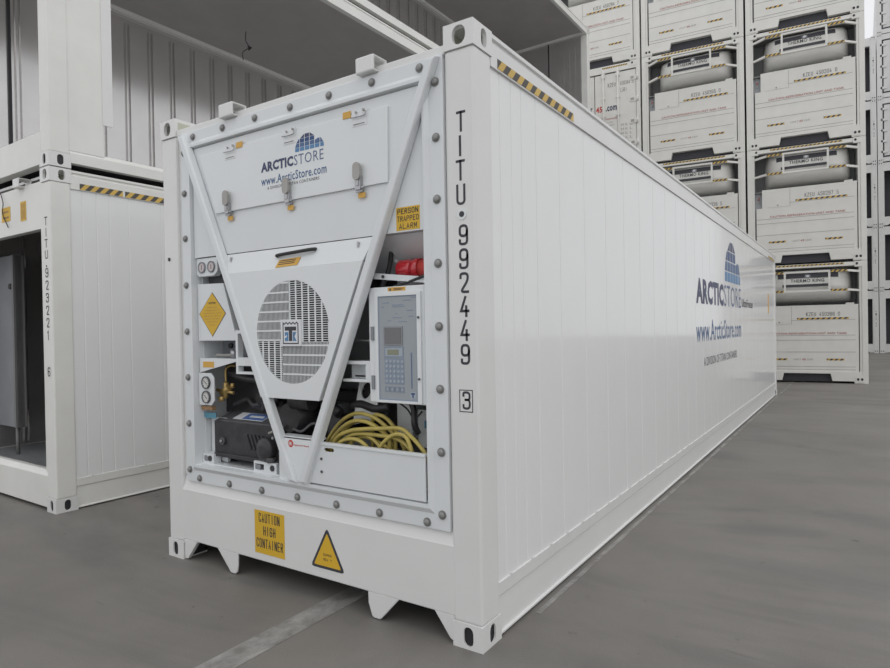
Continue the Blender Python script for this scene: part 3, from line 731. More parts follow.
for (x, z, w_) in ((-.56, 1.62, .04), (-.57, 1.60, .02), (-.50, 1.60, .08), (-.50, 1.608, .07), (-.43, 1.63, .05), (-.41, 1.58, .04), (-.48, 1.565, .012), (-.50, 1.545, .06), (-.53, 1.53, .02), (-.46, 1.525, .05), (-.40, 1.55, .03), (-.385, 1.642, .03)): b.box(x, x+w_, .0078, .009, z, z+.004, 'key_blue')
b.build('printed_marks', cb)
b = MB('orange'); b.box(-.528, -.418, .0125, .014, 1.680, 1.699); b.poly([(-.520, 1.683), (-.505, 1.683), (-.5125, 1.696)], .0118, .0125, 'ink'); b.box(-.49, -.43, .012, .0125, 1.690, 1.693, 'ink'); b.box(-.49, -.44, .012, .0125, 1.684, 1.687, 'ink'); b.build('caution_label', cb)
for z in (1.47, 1.22): MB('mid_grey').box(-.640, -.622, .006, .05, z-.035, z+.035).build('hinge', cb)
b = MB('cover_white'); b.box(-.86, -.70, .10, .12, 1.21, 1.31); b.box(-.86, -.632, .03, .12, 1.308, 1.326); b.box(-.86, -.632, .03, .12, 1.215, 1.230); b.box(-.70, -.632, .03, .12, 1.23, 1.31); b.box(-.80, -.71, .06, .065, 1.240, 1.250, 'dark'); b.build('hinge_arm', mc, bevel=.003)
b = MB('cover_white'); b.box(-.78, -.632, .05, .06, 1.430, 1.436, 'steel'); b.build('stay_rod', mc)
b = MB('cover_white'); b.holed([(-.92, .96), (-.75, 1.00), (-.72, 1.21), (-.86, 1.21)], [[(-.815+.035*math.cos(t)*1.0+.012*math.sin(t), 1.155+.045*math.sin(t)) for t in [2*math.pi*k/24 for k in range(24)]]], .165, .175); b.box(-.86, -.76, .20, .21, 1.09, 1.21, 'dark'); b.build('vent_plate', mc)
# back equipment behind the cable
b = MB('mid_grey'); b.box(-.92, -.30, .45, .49, .66, 1.11); b.box(-.66, -.56, .24, .45, .90, 1.10, 'unit_white'); b.box(-.52, -.31, .24, .45, .86, 1.06, 'unit_white'); b.box(-.47, -.39, .228, .24, .965, 1.005, 'teal'); b.box(-.37, -.31, .22, .24, .94, 1.02, 'zinc')
b.box(-.43, -.31, .25, .32, 1.06, 1.09, 'dark'); b.tube([(-.53, .19, 1.11), (-.51, .19, 1.06), (-.50, .18, .99), (-.49, .20, .94)], .016, 'dark_machine'); b.tube([(-.70, .22, 1.22), (-.70, .20, 1.12), (-.71, .20, 1.00)], .013, 'dark_machine')
b.tube([(-.95, .20, 1.06), (-.86, .18, 1.08), (-.76, .18, 1.06), (-.68, .2, 1.07)], .028, 'dark_machine'); b.tube([(-.60, .16, 1.11), (-.54, .17, 1.07), (-.50, .18, 1.02), (-.45, .18, 1.06)], .005, 'dark_machine')
b.cyl((-.70, .2, 1.24), (-.70, .2, 1.19), .022, 'zinc', n=12); b.box(-.96, -.72, .40, .45, .80, 1.1, 'dark_machine'); b.box(-.60, -.30, .30, .32, .68, .88, 'dark_grey')
b.build('electrical_gear', mc)
# cable tray front
b = MB('unit_white'); b.holed([(-1.095, .655), (-.300, .655), (-.300, .872), (-1.015, .872)], [oblong(-.935, .847, .036, .011)], -.008, .002)
b.box(-1.015, -.300, -.014, .012, .872, .886, 'cover_white'); b.box(-.98, -.31, .002, .25, .655, .66)
for z in (.795, .725): b.cyl((-.990, -.008, z), (-.990, -.013, z), .008, 'dark_grey', n=10)
tr = b.build('cable_tray', mc, bevel=.001)
# stickers on the front
b = MB('yellow'); q = [(-.450, 1.983), (-.302, 1.968), (-.302, 2.084), (-.450, 2.091)]; q = rect(-.461, -.318, 1.974, 2.088); b.poly(q, .0185, .0198)
b.block('PERSON', (-.453, .0184, 2.054), X, Z, .127, .027, 'ink', .24, .25); b.block('TRAPPED', (-.455, .0184, 2.018), X, Z, .131, .027, 'ink', .24, .25); b.block('ALARM', (-.443, .0184, 1.981), X, Z, .108, .027, 'ink', .20, .30)
b.build('alarm_label', mc, recalc=False).location.y = -.012
b = MB('yellow'); b.poly(rect(-1.568, -1.312, .180, .434), .0065, .0078)
for t, x, z, w_ in (('CAUTION', -1.530, .365, .18), ('HIGH', -1.492, .290, .105), ('CONTAINER', -1.553, .215, .228)): b.block(t, (x, .0064, z), X, Z, w_, .055, 'ink', .30, .30)
b.build('high_container_label', mc, recalc=False)
def tri(f, r=.014):
    P = [Vector((-.976, .418)), Vector((-1.102, .190)), Vector((-.850, .190))]; c_ = sum(P, Vector((0, 0)))/3; out = []
    P = [c_+(p-c_)*f for p in P]
    for i in range(3):
        p, a, d = P[i], P[i-1], P[(i+1) % 3]
        ia = p+(a-p).normalized()*r*1.6; ib = p+(d-p).normalized()*r*1.6
        out += [tuple(ia), tuple((ia+ib)/4+p/2), tuple(ib)]
    return out
b = MB('ink'); b.poly(tri(1), .0062, .0078); b.poly(tri(.80, .006), .0056, .0064, 'yellow')
b.block('SUPER', (-1.005, .0054, .262), X, Z, .062, .014, 'ink', .2, .35); b.block('HEAVY', (-1.005, .0054, .236), X, Z, .062, .014, 'ink', .2, .35)
b.build('heavy_load_label', mc, recalc=False)
# number on the corner post
yy = .0068; it = []; xc = -.078
for k, ch in enumerate('TITU'):
    w_ = .014 if ch == 'I' else .050
    it.append((ch, (xc-.004-w_/2+.006*(k == 0), yy, 2.393-k*.112), X, Z, w_, .096, 'ink', .0))
for k, ch in enumerate('992449'): it.append((ch, (xc+.006-.0255, yy, 1.870-k*.1102), X, Z, .051, .097, 'ink', .012))
it.append(('3', (-.092, yy, 1.112), X, Z, .044, .085, 'ink', .012))
for nm, sub in (('owner_code', it[:4]), ('serial_number', it[4:10])):
    tp = MB()
    for q in sub: tp.block(*q[:7], stroke=.24 if q[0] != 'I' else .9)
    tp.build(nm, mc, recalc=False)
tp = MB()
tp.cyl((xc, .0072, 2.014), (xc, .004, 2.014), .026, 'cover_white', n=20); tp.cyl((xc, .004, 2.014), (xc, .0035, 2.014), .014, 'ink', n=16)
tp.build('rivet_dot', mc, recalc=False); tp = MB(); tp.block(*it[10][:7], stroke=.24)
for q in (rect(-.109, -.036, 1.200, 1.204), rect(-.109, -.036, 1.100, 1.104), rect(-.109, -.105, 1.100, 1.204), rect(-.040, -.036, 1.100, 1.204)): tp.poly(q, .0060, .0069, 'ink')
tp.build('check_digit', mc, recalc=False)
MB('dark').cyl((-2.375, .008, 1.98), (-2.375, .002, 1.98), .012, n=10).build('rivet', mc)
unit_lugs(mc)
# side lettering, emblem and hazard tape
sx = -.0155
b = MB(); igloo(b, 6.36, 2.045, 1.24, .56, lambda u, v, t: (sx+t, u, v), ['blue_light', 'blue_mid', 'blue_deep', 'blue_navy']); b.build('side_emblem', mc)
for t_ in [('ARCTIC', (sx, 4.635, 1.715), Y, Z, 1.62, .285, 'blue_navy', .05), ('STORE', (sx, 6.29, 1.715), Y, Z, 1.36, .285, 'blue_text', -.004),
    ('UltraFreezer', (sx, 7.74, 1.735), Y, Z, 1.17, .125, 'ink', .02), ('www.ArcticStore.com', (sx, 4.62, 1.295), Y, Z, 3.02, .25, 'blue_mid', .012), ('A DIVISION OF TITAN CONTAINERS', (sx, 5.0, 1.015), Y, Z, 2.24, .10, 'ink', 0)]: text_part('side_lettering', mc, [t_])
b = MB(); hazard(b, .235, 1.197, 2.741, 2.789, -.004, n=19); b.build('hazard_tape', mc); b = MB(); hazard(b, L-1.2, L-.24, 2.741, 2.789, -.004, n=19); b.build('hazard_tape', mc)
MB('orange').box(-.016, -.0145, 10.92, 11.08, 1.68, 2.05).build('side_label', mc)

# yellow power cable coiled in the tray: stands loose in the machinery bay
cab = MB('cable_yellow')
def loop(pts, d, r=.0108, drop=True):
    """arc points as x,z seen on the unit's face, standing d metres behind it"""
    k = (d+2.436)/2.436; P = [(1.443+((-.965+(x+.965)*1.10)-1.443)*k, d, 1.486+(z-.038-1.486)*k) for x, z in pts]
    if drop:
        a, e = P[0], P[-1]; P = [(a[0]+.01, d+.01, .70), (a[0]-.004, d, (a[2]+.70)/2)] + P + [(e[0]+.004, d, (e[2]+.70)/2), (e[0]-.01, d+.01, .70)]
    cab.tube(P, r, n=8)
# (x across the bay, z) measured on the unit face
def F(px, pz): return (-1.013+px*.000885, .883+.0012*(px*.0)+pz*.00058)
A_ = [
 (.10, [(-.965, .90), (-.915, .985), (-.845, 1.055), (-.760, 1.093), (-.670, 1.085), (-.600, 1.05), (-.535, .99)]),
 (.075, [(-.945, .90), (-.885, .985), (-.80, 1.045), (-.715, 1.055), (-.64, 1.03), (-.57, .98)]),
 (.050, [(-.925, .895), (-.885, .96), (-.80, 1.00), (-.715, 1.015), (-.62, 1.025), (-.50, 1.035), (-.44, 1.00), (-.39, .955), (-.350, .90)]),
 (.062, [(-.93, .89), (-.87, .93), (-.80, .975), (-.72, .99), (-.62, .99), (-.53, .985), (-.46, .95), (-.41, .88)]),
 (.085, [(-.855, .89), (-.79, .945), (-.715, .975), (-.63, .955), (-.55, .92), (-.49, .87)]),
 (.12, [(-.66, 1.075), (-.61, 1.092), (-.555, 1.06), (-.505, .985), (-.48, .93)]),
 (.036, [(-.88, .92), (-.81, .955), (-.74, .950), (-.68, .90)]),
 (.040, [(-.625, .915), (-.580, .975), (-.525, 1.005), (-.470, .995), (-.440, .93)]),
 (.070, [(-.79, .985), (-.72, .99), (-.65, .96), (-.60, .90)]),
 (.095, [(-.60, .90), (-.545, .92), (-.50, .885), (-.48, .85)]),
 (.11, [(-.90, .90), (-.84, 1.00), (-.75, 1.055), (-.65, 1.04), (-.56, .97), (-.53, .91)]),
]
for d, pts in A_: loop(pts, d)
cab.tube([(-.85, .12, .70), (-.60, .05, .675), (-.40, .07, .675), (-.45, .13, .675), (-.75, .14, .675), (-.9, .1, .69)], .0095)
co_ = cab.build('power_cable'); tag(co_, 'yellow power cable coiled in the tray below the control box', 'cable')

# ------------------------------------------------------------------ open containers stacked at the left
LX, LY, LR = -4.13, .06, -.0145
def stack_container(z, label, closed_side):
    e = empty('shipping_container', (LX, LY, z), LR); tag(e, label, 'shipping container', 'white containers stacked three high at the left')
    castings(e)
    mt = 'old_white'
    for x0, x1 in ((-.162, -.004), (-W+.004, -W+.162)):
        for y0, y1 in ((.007, .172), (L-.172, L-.007)): MB(mt).box(x0, x1, y0, y1, .118, H-.118).build('corner_post', e, bevel=.012)
    zb = .012 if closed_side else .050
    long_rails(e, 0, 1, m=mt, zb=zb, low=not closed_side); long_rails(e, -W, -1, m=mt, zb=zb)
    if closed_side: side_wall(e, 0, 1, SEAMS, m='panel_white')
    # left wall: outer sheet plus ribbed lining
    side_wall(e, -W, -1, SEAMS, m='old_white')
    b = MB('inner_wall'); b.box(-W+.062, -W+.072, .20, L-.20, .16, 2.772)
    y = .70
    while y < L-.3:
        for dy in (0, .05): b.frus([(-W+.072, y+dy-.008, .30), (-W+.072, y+dy+.008, .30), (-W+.100, y+dy+.004, .31), (-W+.100, y+dy-.004, .31)], [(-W+.072, y+dy-.008, 2.63), (-W+.072, y+dy+.008, 2.63), (-W+.100, y+dy+.004, 2.60), (-W+.100, y+dy-.004, 2.60)])
        y += .317
    b.build('inner_lining', e)
    b = MB('inner_trim'); b.bar((-W+.105, .2, 2.745), (-W+.105, L-.2, 2.745), .065, .055); b.bar((-W+.1, L-.235, 2.745), (-.08, L-.235, 2.745), .05, .055); b.build('ceiling_trim', e)
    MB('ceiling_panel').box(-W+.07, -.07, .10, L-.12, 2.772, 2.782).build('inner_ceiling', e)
    MB('steel_white').box(-W+.08, -.08, .10, L-.1, 2.862, 2.886).build('roof_panel', e)
    fz = .25 if closed_side else .155
    b = MB('inner_floor'); b.box(-W+.075, -.075, .10, L-.1, .12, fz)
    for k in range(30): x = -W+.12+k*.075; b.box(x, x+.03, .12, L-.2, fz, fz+.012)
    b.box(-W+.08, -.08, .11, L-.11, .055, .12, 'underside'); b.build('inner_floor', e)
    # rear end: two door leaves with a dark seal between
    b = MB('inner_wall'); b.box(-W+.08, -1.02, L-.20, L-.12, .17, 2.77); b.box(-.985, -.165, L-.20, L-.12, .17, 2.77); b.box(-1.02, -.985, L-.18, L-.13, .17, 2.77, 'black')
    for k in range(5): b.box(-.9+k*.15, -.894+k*.15, L-.204, L-.199, .3, 2.6)
    b.box(-1.75, -1.15, L-.203, L-.2, 1.75, 2.05, 'inner_trim'); b.build('rear_door', e)
    b = MB(mt); b.box(-W+.165, -.165, L-.11, L-.01, .02, .27); b.box(-W+.165, -.165, L-.11, L-.01, 2.71, 2.88); b.build('rear_frame', e)
    # front end: sill, header, no unit
    b = MB(mt); b.box(-W+.162, -.162, .010, .10, .03, .300)
    b.frus([(-W+.162, .010, .30), (-W+.162, .055, .335), (-W+.162, .10, .335), (-W+.162, .10, .30)], [(-.162, .010, .30), (-.162, .055, .335), (-.162, .10, .335), (-.162, .10, .30)]); b.build('front_sill', e, bevel=.004)
    return e, mt
# bottom
e, mt = stack_container(0, 'white container at the bottom of the left stack, closed side wall and open front end', True)
b = MB(mt); b.box(-W+.162, -.165, .02, .085, 2.395, 2.80); b.box(-.19, -.162, .012, .10, .33, 2.4); b.box(-W+.162, -W+.23, .012, .10, .33, 2.4); b.build('front_header', e, bevel=.004)
for x0, x1 in ((-.62, -.42), (-1.75, -1.55)):
    lug(e, x0, x0+.12)
b = MB('yellow'); b.box(-.590, -.480, .017, .019, 2.50, 2.67)
for k in range(4): b.box(-.57+k*.022, -.562+k*.022, .0162, .017, 2.515, 2.655, 'brown')
b.build('header_label', e)
b = MB('yellow'); b.box(-.98, -.80, .017, .019, 2.53, 2.66); b.box(-.95, -.83, .0162, .017, 2.56, 2.575, 'brown'); b.box(-.95, -.83, .0162, .017, 2.61, 2.625, 'brown'); b.build('header_label', e)
b = MB('rubber'); b.tube([(-.98, .012, 2.80), (-.90, .0, 2.70), (-.93, .008, 2.60), (-.82, .008, 2.47)], .004); b.build('loose_wire', e)
nb = MB()
for k, ch in enumerate('TITU'): nb.block(ch, (-.111, .0062, 2.41-k*.093), X, Z, .052, .072, 'ink', .17)
nb.build('owner_code', e, recalc=False); nb = MB(); nb.box(-.096, -.080, .0055, .0065, 2.062, 2.078, 'ink')
for k, ch in enumerate('923221'): nb.block(ch, (-.111, .0062, 1.975-k*.105), X, Z, .052, .080, 'ink', .2)
nb.build('serial_number', e, recalc=False); nb = MB(); nb.block('6', (-.108, .0062, 1.144), X, Z, .046, .080, 'ink', .24)
tq = nb
for q in (rect(-.122, -.048, 1.232, 1.236), rect(-.122, -.048, 1.132, 1.136), rect(-.122, -.118, 1.132, 1.236), rect(-.052, -.048, 1.132, 1.236)): tq.poly(q, .0055, .0068)
tq.build('check_digit', e, recalc=False)
b = MB(); hazard(b, .245, .62, 2.738, 2.790, -.004, n=9); b.build('hazard_tape', e); b = MB(); hazard(b, .640, 1.25, 2.738, 2.790, -.004, n=13); b.build('hazard_tape', e)
b = MB('mid_grey'); b.box(-2.25, -1.62, .36, .42, .55, 2.32); b.box(-1.66, -1.62, .34, .44, .55, 2.32, 'recess_grey'); b.tube([(-1.72, .39, .26), (-1.72, .39, .55)], .018, 'recess_grey'); b.cyl((-1.70, .35, 2.0), (-1.70, .335, 2.0), .03, 'dark', n=12); b.build('inner_door', e)
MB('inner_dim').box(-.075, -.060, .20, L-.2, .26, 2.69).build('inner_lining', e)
# middle and top, open along the side
for z, lab in ((2.906, 'white open-sided container in the middle of the left stack, ribbed grey lining inside'), (5.812, 'white open-sided container on top of the left stack, its dark ceiling seen from below')):
    e, mt = stack_container(z, lab, False)
    MB(mt).box(-.150, -.012, .165, .47, .15, 2.722).build('side_post', e, bevel=.01)
    if z < 3:
        b = MB('rubber'); b.tube([(-1.55, 3.24, 2.77), (-1.56, 3.24, 2.65), (-1.52, 3.26, 2.55), (-1.60, 3.22, 2.49), (-1.62, 3.24, 2.39)], .006); b.tube([(-1.53, 3.25, 2.56), (-1.47, 3.24, 2.53), (-1.50, 3.24, 2.50), (-1.44, 3.24, 2.52)], .009); b.build('hanging_wire', e)
    MB('steel_white').box(-.014, -.004, .455, .545, .44, 2.722).build('edge_flange', e)
    b = MB(mt); b.box(-W+.162, -.165, .02, .085, 2.60, 2.86); b.box(-W+.162, -W+.23, .012, .10, .33, 2.62); b.build('front_header', e, bevel=.004)
    MB('black').box(-W+.073, -W+.095, .62, .65, .26, 2.69).build('door_seal', e)
    text_part('container_number', e, [(ch, (-.11, .0062, 2.25-k*.13), X, Z, .05, .085, 'ink', 0) for k, ch in enumerate('0')] if z < 3 else [('U', (-.11, .0062, 2.2), X, Z, .05, .085, 'ink', 0)])

# ------------------------------------------------------------------ swap-body reefers stacked at the far end
TH, TW, TL = 2.955, 2.54, 13.6
def seg_bar(b, p, q, m='swap_white', w=.055): b.bar(p, q, w, w, m)
def make_swap():
    e = empty('reefer_swap_body'); M_ = 'swap_white'
    b = MB(M_)
    b.box(0, .115, 0, .14, 0, TH-.006); b.box(.115, .165, .02, .14, .24, 2.85)
    b.build('corner_post', e, bevel=.006)
    b = MB(M_); b.box(TW-.115, TW, 0, .14, 0, TH-.006); b.box(TW-.165, TW-.115, .02, .14, .24, 2.85); b.build('corner_post', e, bevel=.006)
    # sill with the arched gooseneck recess
    b = MB(M_); b.poly([(.115, .005), (.28, .005), (.28, .055), (.73, .055), (.77, .235), (1.77, .235), (1.81, .055), (2.26, .055), (2.26, .005), (TW-.115, .005), (TW-.115, .285), (.115, .285)], .004, .12)
    b.build('front_sill', e)
    MB('far_dark').box(.28, 2.26, .121, .13, .03, .24).build('recess_shade', e)  # dark sheet put in as the shade of the gap under the sill
    for x0 in (.085, TW-.255):
        b = MB(M_); b.box(x0, x0+.17, -.006, .06, .03, .17)
        for dx in (.045, .125): b.poly(oblong(x0+dx, .105, .026, .032), -.0085, -.006, 'black')
        b.build('corner_casting', e)
        b = MB(M_); b.box(x0, x0+.17, -.006, .06, 2.81, TH-.012); b.poly(oblong(x0+(.125 if x0 < 1 else .045), 2.885, .026, .030), -.0085, -.006, 'black'); b.build('corner_casting', e)
    b = MB(M_); b.box(.115, TW-.115, .010, .12, 2.845, TH-.02); b.build('top_beam', e)
    b = MB(); hazard(b, .53, 2.07, 2.885, 2.925, .0098, sgn=-1, n=35, plane='front'); b.build('hazard_tape', e)
    # recess and the unit nose
    b = MB('recess_grey'); b.box(.165, TW-.165, .62, .64, 1.85, 2.845); b.box(.165, .18, .14, .62, 1.85, 2.845); b.box(TW-.18, TW-.165, .14, .62, 1.85, 2.845); b.box(.165, TW-.165, .10, .62, 2.83, 2.845); b.box(.165, TW-.165, .06, .62, 1.85, 1.88)
    b.build('unit_recess', e)
    b = MB('swap_white'); nu, nv = 40, 22; cu, cv = 1.33, 2.42; G = []
    for j in range(nv+1):
        v = -1+2*j/nv; row = []
        for i in range(nu+1):
            u = -1+2*i/nu
            a = max(0, 1-abs(u)**5)**.5; c_ = max(0, 1-abs(v)**3.2)**.5
            y = .60-.60*a*c_*(1-.12*v)
            # lower housing steps back under the bumper crease
            if v < -.12: y += .05*a*min(1, (-.12-v)*6)
            row.append(b.bm.verts.new((cu+u*.94*(1-.05*max(0, v)**2), min(y, .61), cv+v*.45)))
        G.append(row)
    for j in range(nv):
        for i in range(nu): b.face([G[j][i], G[j][i+1], G[j+1][i+1], G[j+1][i]], None, True)
    un = b.build('cooling_unit', e)
    b = MB('black'); 
    def on(x, z): # surface point of the nose
        u = (x-cu)/.94; v = (z-cv)/.45; a = max(0, 1-abs(u)**5)**.5; c_ = max(0, 1-abs(v)**3.2)**.5
        y = .60-.60*a*c_*(1-.12*v)
        if v < -.12: y += .05*a*min(1, (-.12-v)*6)
        return y-.012
    def strip(x0, x1, z0, z1, m_, n=16, lift=0):
        for k in range(n):
            a, c_ = x0+(x1-x0)*k/n, x0+(x1-x0)*(k+1)/n
            q = [(a, z0), (c_, z0), (c_, z1), (a, z1)]
            b.frus([(x, on(x, z)-lift, z) for x, z in q], [(x, on(x, z)+.03, z) for x, z in q], m_)
    strip(.66, 1.96, 2.595, 2.720, 'far_dark'); b.build('intake_grille', un)
    b = MB(); strip(.76, 1.76, 2.375, 2.440, 'far_dark'); b.build('lower_slot', un)
    b = MB(); strip(1.25, 1.37, 2.60, 2.68, 'mid_grey', 4, .006); b.box(1.28, 1.34, on(1.31, 2.63)-.012, on(1.31, 2.63)-.004, 2.615, 2.665, 'label_white'); b.build('unit_badge', un)
    b = MB(); b.text('THERMO KING', (.94, on(1.3, 2.50)-.014, 2.487), X, Z, .72, .082, 'ink', .012); b.build('lettering', un, recalc=False)
    # guard frame and its bars
    b = MB('swap_white'); b.holed(rect(.79, 1.78, 2.240, 2.755), [rect(.835, 1.735, 2.285, 2.710)], -.16, -.115)
    for z in (2.725, 2.265):
        for x0, x1, x2 in ((.165, .45, .80), (TW-.165, 2.12, 1.77)):
            b.bar((x0, .05, z-.02), (x1, -.135, z), .05, .05); b.bar((x1, -.135, z), (x2, -.138, z), .05, .05)
    gd = b.build('unit_guard', e)
    for z in (2.725, 2.265):
        for x1, x2 in ((.45, .79), (1.78, 2.12)):
            b = MB(); hazard(b, x1, x2, z-.026, z+.026, -.164, sgn=-1, n=7, plane='front'); b.build('hazard_tape', gd)
    # lower front wall
    b = MB('swap_white'); b.box(.20, TW-.185, .03, .10, .285, 1.455); b.box(.33, TW-.185, .03, .10, 1.455, 1.915); b.box(2.10, 2.27, .03, .10, 1.915, 1.955)
    for z in (1.17, 1.055, .76, .40, .33): b.box(.20, TW-.25, .0265, .03, z-.005, z+.005, 'zinc')
    b.box(.95, TW-.25, .0265, .03, 1.545, 1.553, 'zinc')
    b.build('front_panel', e)
    b = MB('swap_white'); b.box(.42, .945, .022, .03, 1.46, 1.895); b.box(.945, .953, .024, .03, 1.46, 1.895, 'zinc'); b.cyl((.68, .022, 1.50), (.68, .016, 1.50), .02, 'zinc', n=8); b.build('service_hatch', e)
    b = MB('cavity_grey'); b.box(.165, .34, .16, .2, .28, 1.85); b.build('side_gap_plate', e)
    b = MB('cavity_grey'); b.box(TW-.20, TW-.165, .16, .2, .28, 1.85); b.build('side_gap_plate', e)
    b = MB('faded_red'); b.cyl((.25, .12, 1.68), (.25, .12, 1.76), .018, n=10); b.box(.24, .26, .11, .17, 1.60, 1.68, 'zinc'); b.build('side_lamp', e)
    for hx in ((1.07, 2.16, 1.562, 1.607, 19), (.47, .85, .553, .600, 7), (1.69, 2.06, .553, .600, 7)): b = MB(); hazard(b, *hx[:4], .0298, sgn=-1, n=hx[4], plane='front'); b.build('hazard_tape', e)
    for t_ in [('CAUTION-REFRIGERATION-UNIT AND TANK', (.50, .0255, 1.195), X, Z, 1.62, .052, 'faded_red', .02), ('UNIT', (.98, .0255, .555), X, Z, .17, .045, 'zinc', .0), ('45', (1.165, .0255, .555), X, Z, .085, .045, 'faded_red', .03), ('.com', (1.26, .0255, .555), X, Z, .14, .045, 'zinc', 0)]: text_part('lettering', e, [t_])
    return e
def swap_body(e):
    M_ = 'swap_white'
    b = MB(M_); b.box(.02, TW-.02, .64, TL, .20, TH-.02); b.box(.02, .06, .14, .64, .2, TH-.02); b.box(TW-.06, TW-.02, .14, .64, .2, TH-.02)
    b.box(.02, .12, .14, TL, .02, .2); b.box(TW-.12, TW-.02, .14, TL, .02, .2); b.box(.12, TW-.12, TL-.2, TL, .03, .2)
    return b.build('insulated_body', e)
def number(e, txt):
    b = MB(); b.block(txt, (1.27, .0255, 1.645), X, Z, .71, .095, 'ink', .2, .40); return b.build('container_number', e, recalc=False)
BO = Vector((1.61, 15.48, 0)); BR = .095; ax = Vector((math.cos(BR), math.sin(BR), 0))
def slot(col, tier): return BO-ax*(TW+(col*(TW+.045)))+Vector((0, 0, tier*TH))
proto = make_swap(); swap_body(proto); first = True
names = {0: ['KZEU 450366 0', 'KZEU 450297 5', 'KZEU 450304 0', 'KZEU 450318 2'], 1: ['KZEU 450341 7', 'KZEU 450326 5', 'KZEU 450355 0', 'KZEU 450312 9'], 2: ['KZEU 450337 2', 'KZEU 450329 1', None, 'KZEU 450284 7']}
side = ['right column of the far stack', 'middle column of the far stack', 'left column of the far stack']
tiers = ['on the ground', 'second tier up', 'third tier up', 'topmost tier']
for c_ in range(3):
    for t in range(4):
        if names[c_][t] is None: continue
        e = proto if first else copy_tree(proto)
        if first:
            pass
        first = False
        e.location = slot(c_, t); e.rotation_euler.z = BR
        tag(e, 'white reefer swap body, %s, %s' % (side[c_], tiers[t]), 'shipping container', 'white reefer swap bodies stacked at the far end')
        e['pending'] = names[c_][t]
for o in [o for o in COL.objects if 'pending' in o.keys()]:
    number(o, o['pending']); del o['pending']
# the door-end one
e = empty('reefer_swap_body', slot(2, 2), BR); tag(e, 'white swap body showing hinged rear doors, third tier of the far left column', 'shipping container', 'white reefer swap bodies stacked at the far end')
b = MB('swap_white'); b.box(0, .11, 0, .14, 0, TH-.006); b.box(TW-.11, TW, 0, .14, 0, TH-.006); b.build('corner_post', e)
b = MB('swap_white'); b.box(.11, TW-.11, .004, .12, .03, .24); b.build('rear_sill', e)
b = MB('swap_white'); b.box(.11, TW-.11, .004, .12, 2.74, TH-.02); b.build('rear_header', e)
b = MB(); hazard(b, 1.5, 2.2, 2.86, 2.90, .0035, sgn=-1, n=21, plane='front'); b.build('hazard_tape', e)
for x0 in (.085, TW-.255):
    for z0, zz in ((.03, .105), (2.81, 2.885)):
        b = MB('swap_white'); b.box(x0, x0+.17, -.006, .06, z0, z0+.135); b.poly(oblong(x0+(.125 if x0 < 1 else .045), zz, .026, .03), -.0085, -.006, 'black'); b.build('corner_casting', e)
for x0, x1, hs in ((.15, TW/2-.01, -1), (TW/2+.01, TW-.125, 1)):
    b = MB('swap_white'); b.box(x0, x1, .025, .10, .26, 2.71); b.holed(rect(x0-.02, x1+.02, .245, 2.725), [rect(x0, x1, .265, 2.705)], .03, .05, 'rubber'); d_ = b.build('door', e)
    for xx in ((x0+.30, x1-.28) if hs < 0 else (1.52, 1.93)):
        b = MB('zinc'); b.cyl((xx, -.005, .16), (xx, -.005, 2.80), .022, 'swap_white', n=10)
        for z in (.3, 1.0, 1.5, 2.0, 2.60): b.box(xx-.05, xx+.05, -.02, .025, z, z+.12 if z > 2.5 else z+.05, 'swap_white')
        b.build('locking_rod', d_)
    for k in range(4):
        z = .62+k*.60; xx = x1 if hs > 0 else x0; b = MB('swap_white'); b.box(xx-.17 if hs > 0 else xx-.1, xx+.1 if hs > 0 else xx+.17, .010, .03, z, z+.13); b.cyl((xx+hs*.045, .0, z-.02), (xx+hs*.045, .0, z+.15), .03, 'steel_white', n=10)
        b.box(xx-.14 if hs > 0 else xx+.02, xx-.05 if hs > 0 else xx+.12, .006, .011, z+.03, z+.10, 'zinc'); b.build('hinge', d_)
b = MB()
b.block('KZEU', (1.65, .022, 2.33), X, Z, .21, .11, 'ink'); b.build('lettering', e)
b = MB(); b.block('450344', (1.99, .022, 2.33), X, Z, .27, .11, 'ink'); b.build('lettering', e)
b = MB(); b.block('5', (2.31, .022, 2.33), X, Z, .045, .11, 'ink'); b.build('lettering', e)
b = MB(); b.block('L5R1', (1.99, .022, 2.14), X, Z, .18, .11, 'ink'); b.build('lettering', e)
text_part('logo_lettering', e, [('UNIT', (.90, .022, 1.66), X, Z, .30, .17, 'blue_navy', .02), ('45', (1.30, .022, 1.66), X, Z, .18, .17, 'red_ink', .03), ('.com', (1.58, .022, 1.66), X, Z, .31, .14, 'blue_navy', .03), ('intermodal', (1.57, .022, 1.42), X, Z, .33, .06, 'faded_red', .02), ('TARE', (1.60, .022, 1.32), X, Z, .18, .04, 'zinc', 0), ('WEIGHT', (1.64, .022, 1.24), X, Z, .2, .04, 'zinc', 0)])
text_part('weight_lettering', e, [(s_, (2.00+.12*i, .022, 1.18-.12*j), X, Z, .07, .07, 'zinc', 0) for i, s_ in enumerate(('M', 'K', 'L')) for j in range(4)])
swap_body(e)

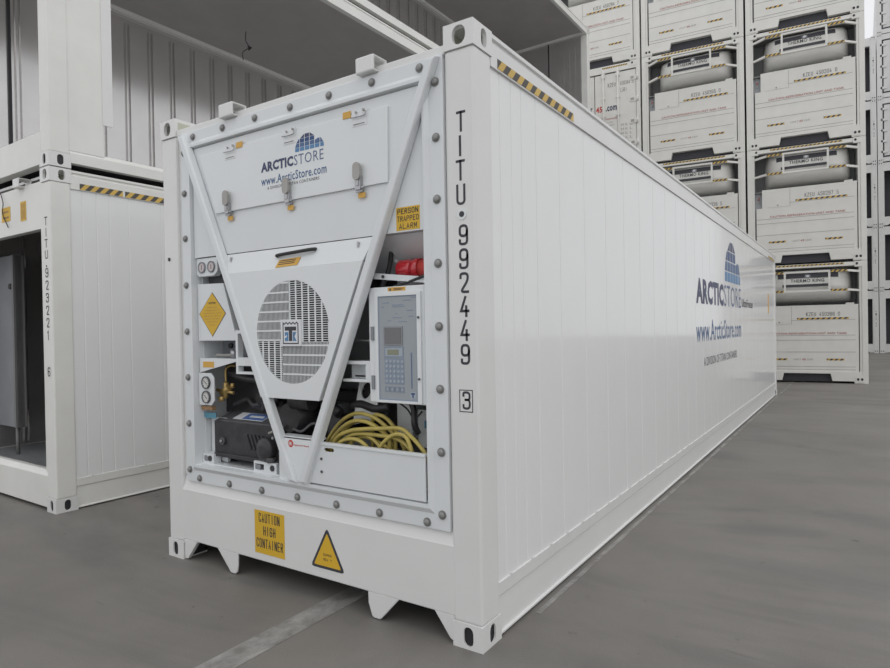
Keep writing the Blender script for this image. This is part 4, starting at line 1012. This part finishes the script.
# ------------------------------------------------------------------ farthest row beyond, at the right edge
FT = 2.98; FY = 33.3; FX = 2.20
def frame_end(x0, x1, z, door, label):
    e = empty('stacked_container', (x0, FY, z)); w_ = x1-x0; tag(e, label, 'shipping container', 'white containers stacked in the farthest row')
    M_ = 'far_white'
    for a in (0, w_-.2): MB(M_).box(a, a+.2, 0, .18, 0, FT-.01).build('corner_post', e)
    for a in (.0, w_-.20):
        for zz in (.0, FT-.16):
            b = MB(M_); b.box(a, a+.20, -.01, .05, zz, zz+.15)
            for q in (.06, .14): b.cyl((a+q, -.01, zz+.09), (a+q, -.014, zz+.09), .025, 'black', n=8)
            b.build('corner_casting', e)
    if door:
        MB(M_).box(.2, w_-.2, .02, .1, .02, .22).build('end_sill', e); MB(M_).box(.2, w_-.2, .02, .1, 2.72, FT-.02).build('end_header', e)
        for a0, a1 in ((.26, w_/2-.01), (w_/2+.01, w_-.26)):
            b = MB(M_); b.box(a0, a1, .05, .12, .30, 2.66); b.holed(rect(a0-.05, a1+.05, .24, 2.72), [rect(a0, a1, .30, 2.66)], .06, .11, 'far_dark'); d_ = b.build('door', e)
            for k in range(5):
                zz = .42+k*.50; xx = a0 if a0 < .5 else a1; b = MB(M_); b.box(xx-.12, xx+.12, .0, .05, zz, zz+.10); b.build('hinge', d_)
            for xx in (a0+.35, a1-.3): b = MB(M_); b.cyl((xx, .0, .2), (xx, .0, 2.75), .025, n=8); b.build('locking_rod', d_)
    else:
        b = MB(M_); b.poly([(.2, .02), (.35, .02), (.55, .17), (w_-.55, .17), (w_-.35, .02), (w_-.2, .02), (w_-.2, .42), (.2, .42)], .02, .12)
        b.box(.2, .24, .02, .12, .42, 2.56); b.box(w_-.24, w_-.2, .02, .12, .42, 2.56)
        b.box(.2, w_-.2, .02, .12, 2.56, FT-.04); b.build('end_frame', e)
        b = MB('far_dark'); b.box(.2, w_-.2, .9, .95, .05, 2.8); b.box(.24, w_-.24, .12, .9, .3, .42); b.build('opening_shade', e)  # dark sheet and floor stand in for the shaded interior behind the opening
    text_part('container_number', e, [(ch, (w_-.13, -.001, 1.9-k*.11), X, Z, .05, .08, 'ink', 0) for k, ch in enumerate('TITU 92')  if ch != ' '])
    b = MB(M_); b.box(.01, w_-.01, .95, 12, .1, FT-.03); b.box(.01, .05, .18, .95, .1, FT-.03); b.box(w_-.05, w_-.01, .18, .95, .1, FT-.03); b.box(.05, w_-.05, .18, .95, FT-.1, FT-.03); b.build('body', e)
for t in range(5): frame_end(FX-2.44, FX, t*FT, False, 'distant white container with dark open end, left column, ' + ['lowest tier', 'second tier up', 'third tier up', 'fourth tier up', 'topmost tier'][t])
for t in range(6): frame_end(FX+.03, FX+2.47, t*FT, t > 2, ('distant white container with hinged doors at the right frame edge, ' if t > 2 else 'distant white container with dark open end at the right frame edge, ') + ['lowest tier', 'second tier up', 'third tier up', 'fourth tier up', 'fifth tier up', 'sixth tier up'][t])
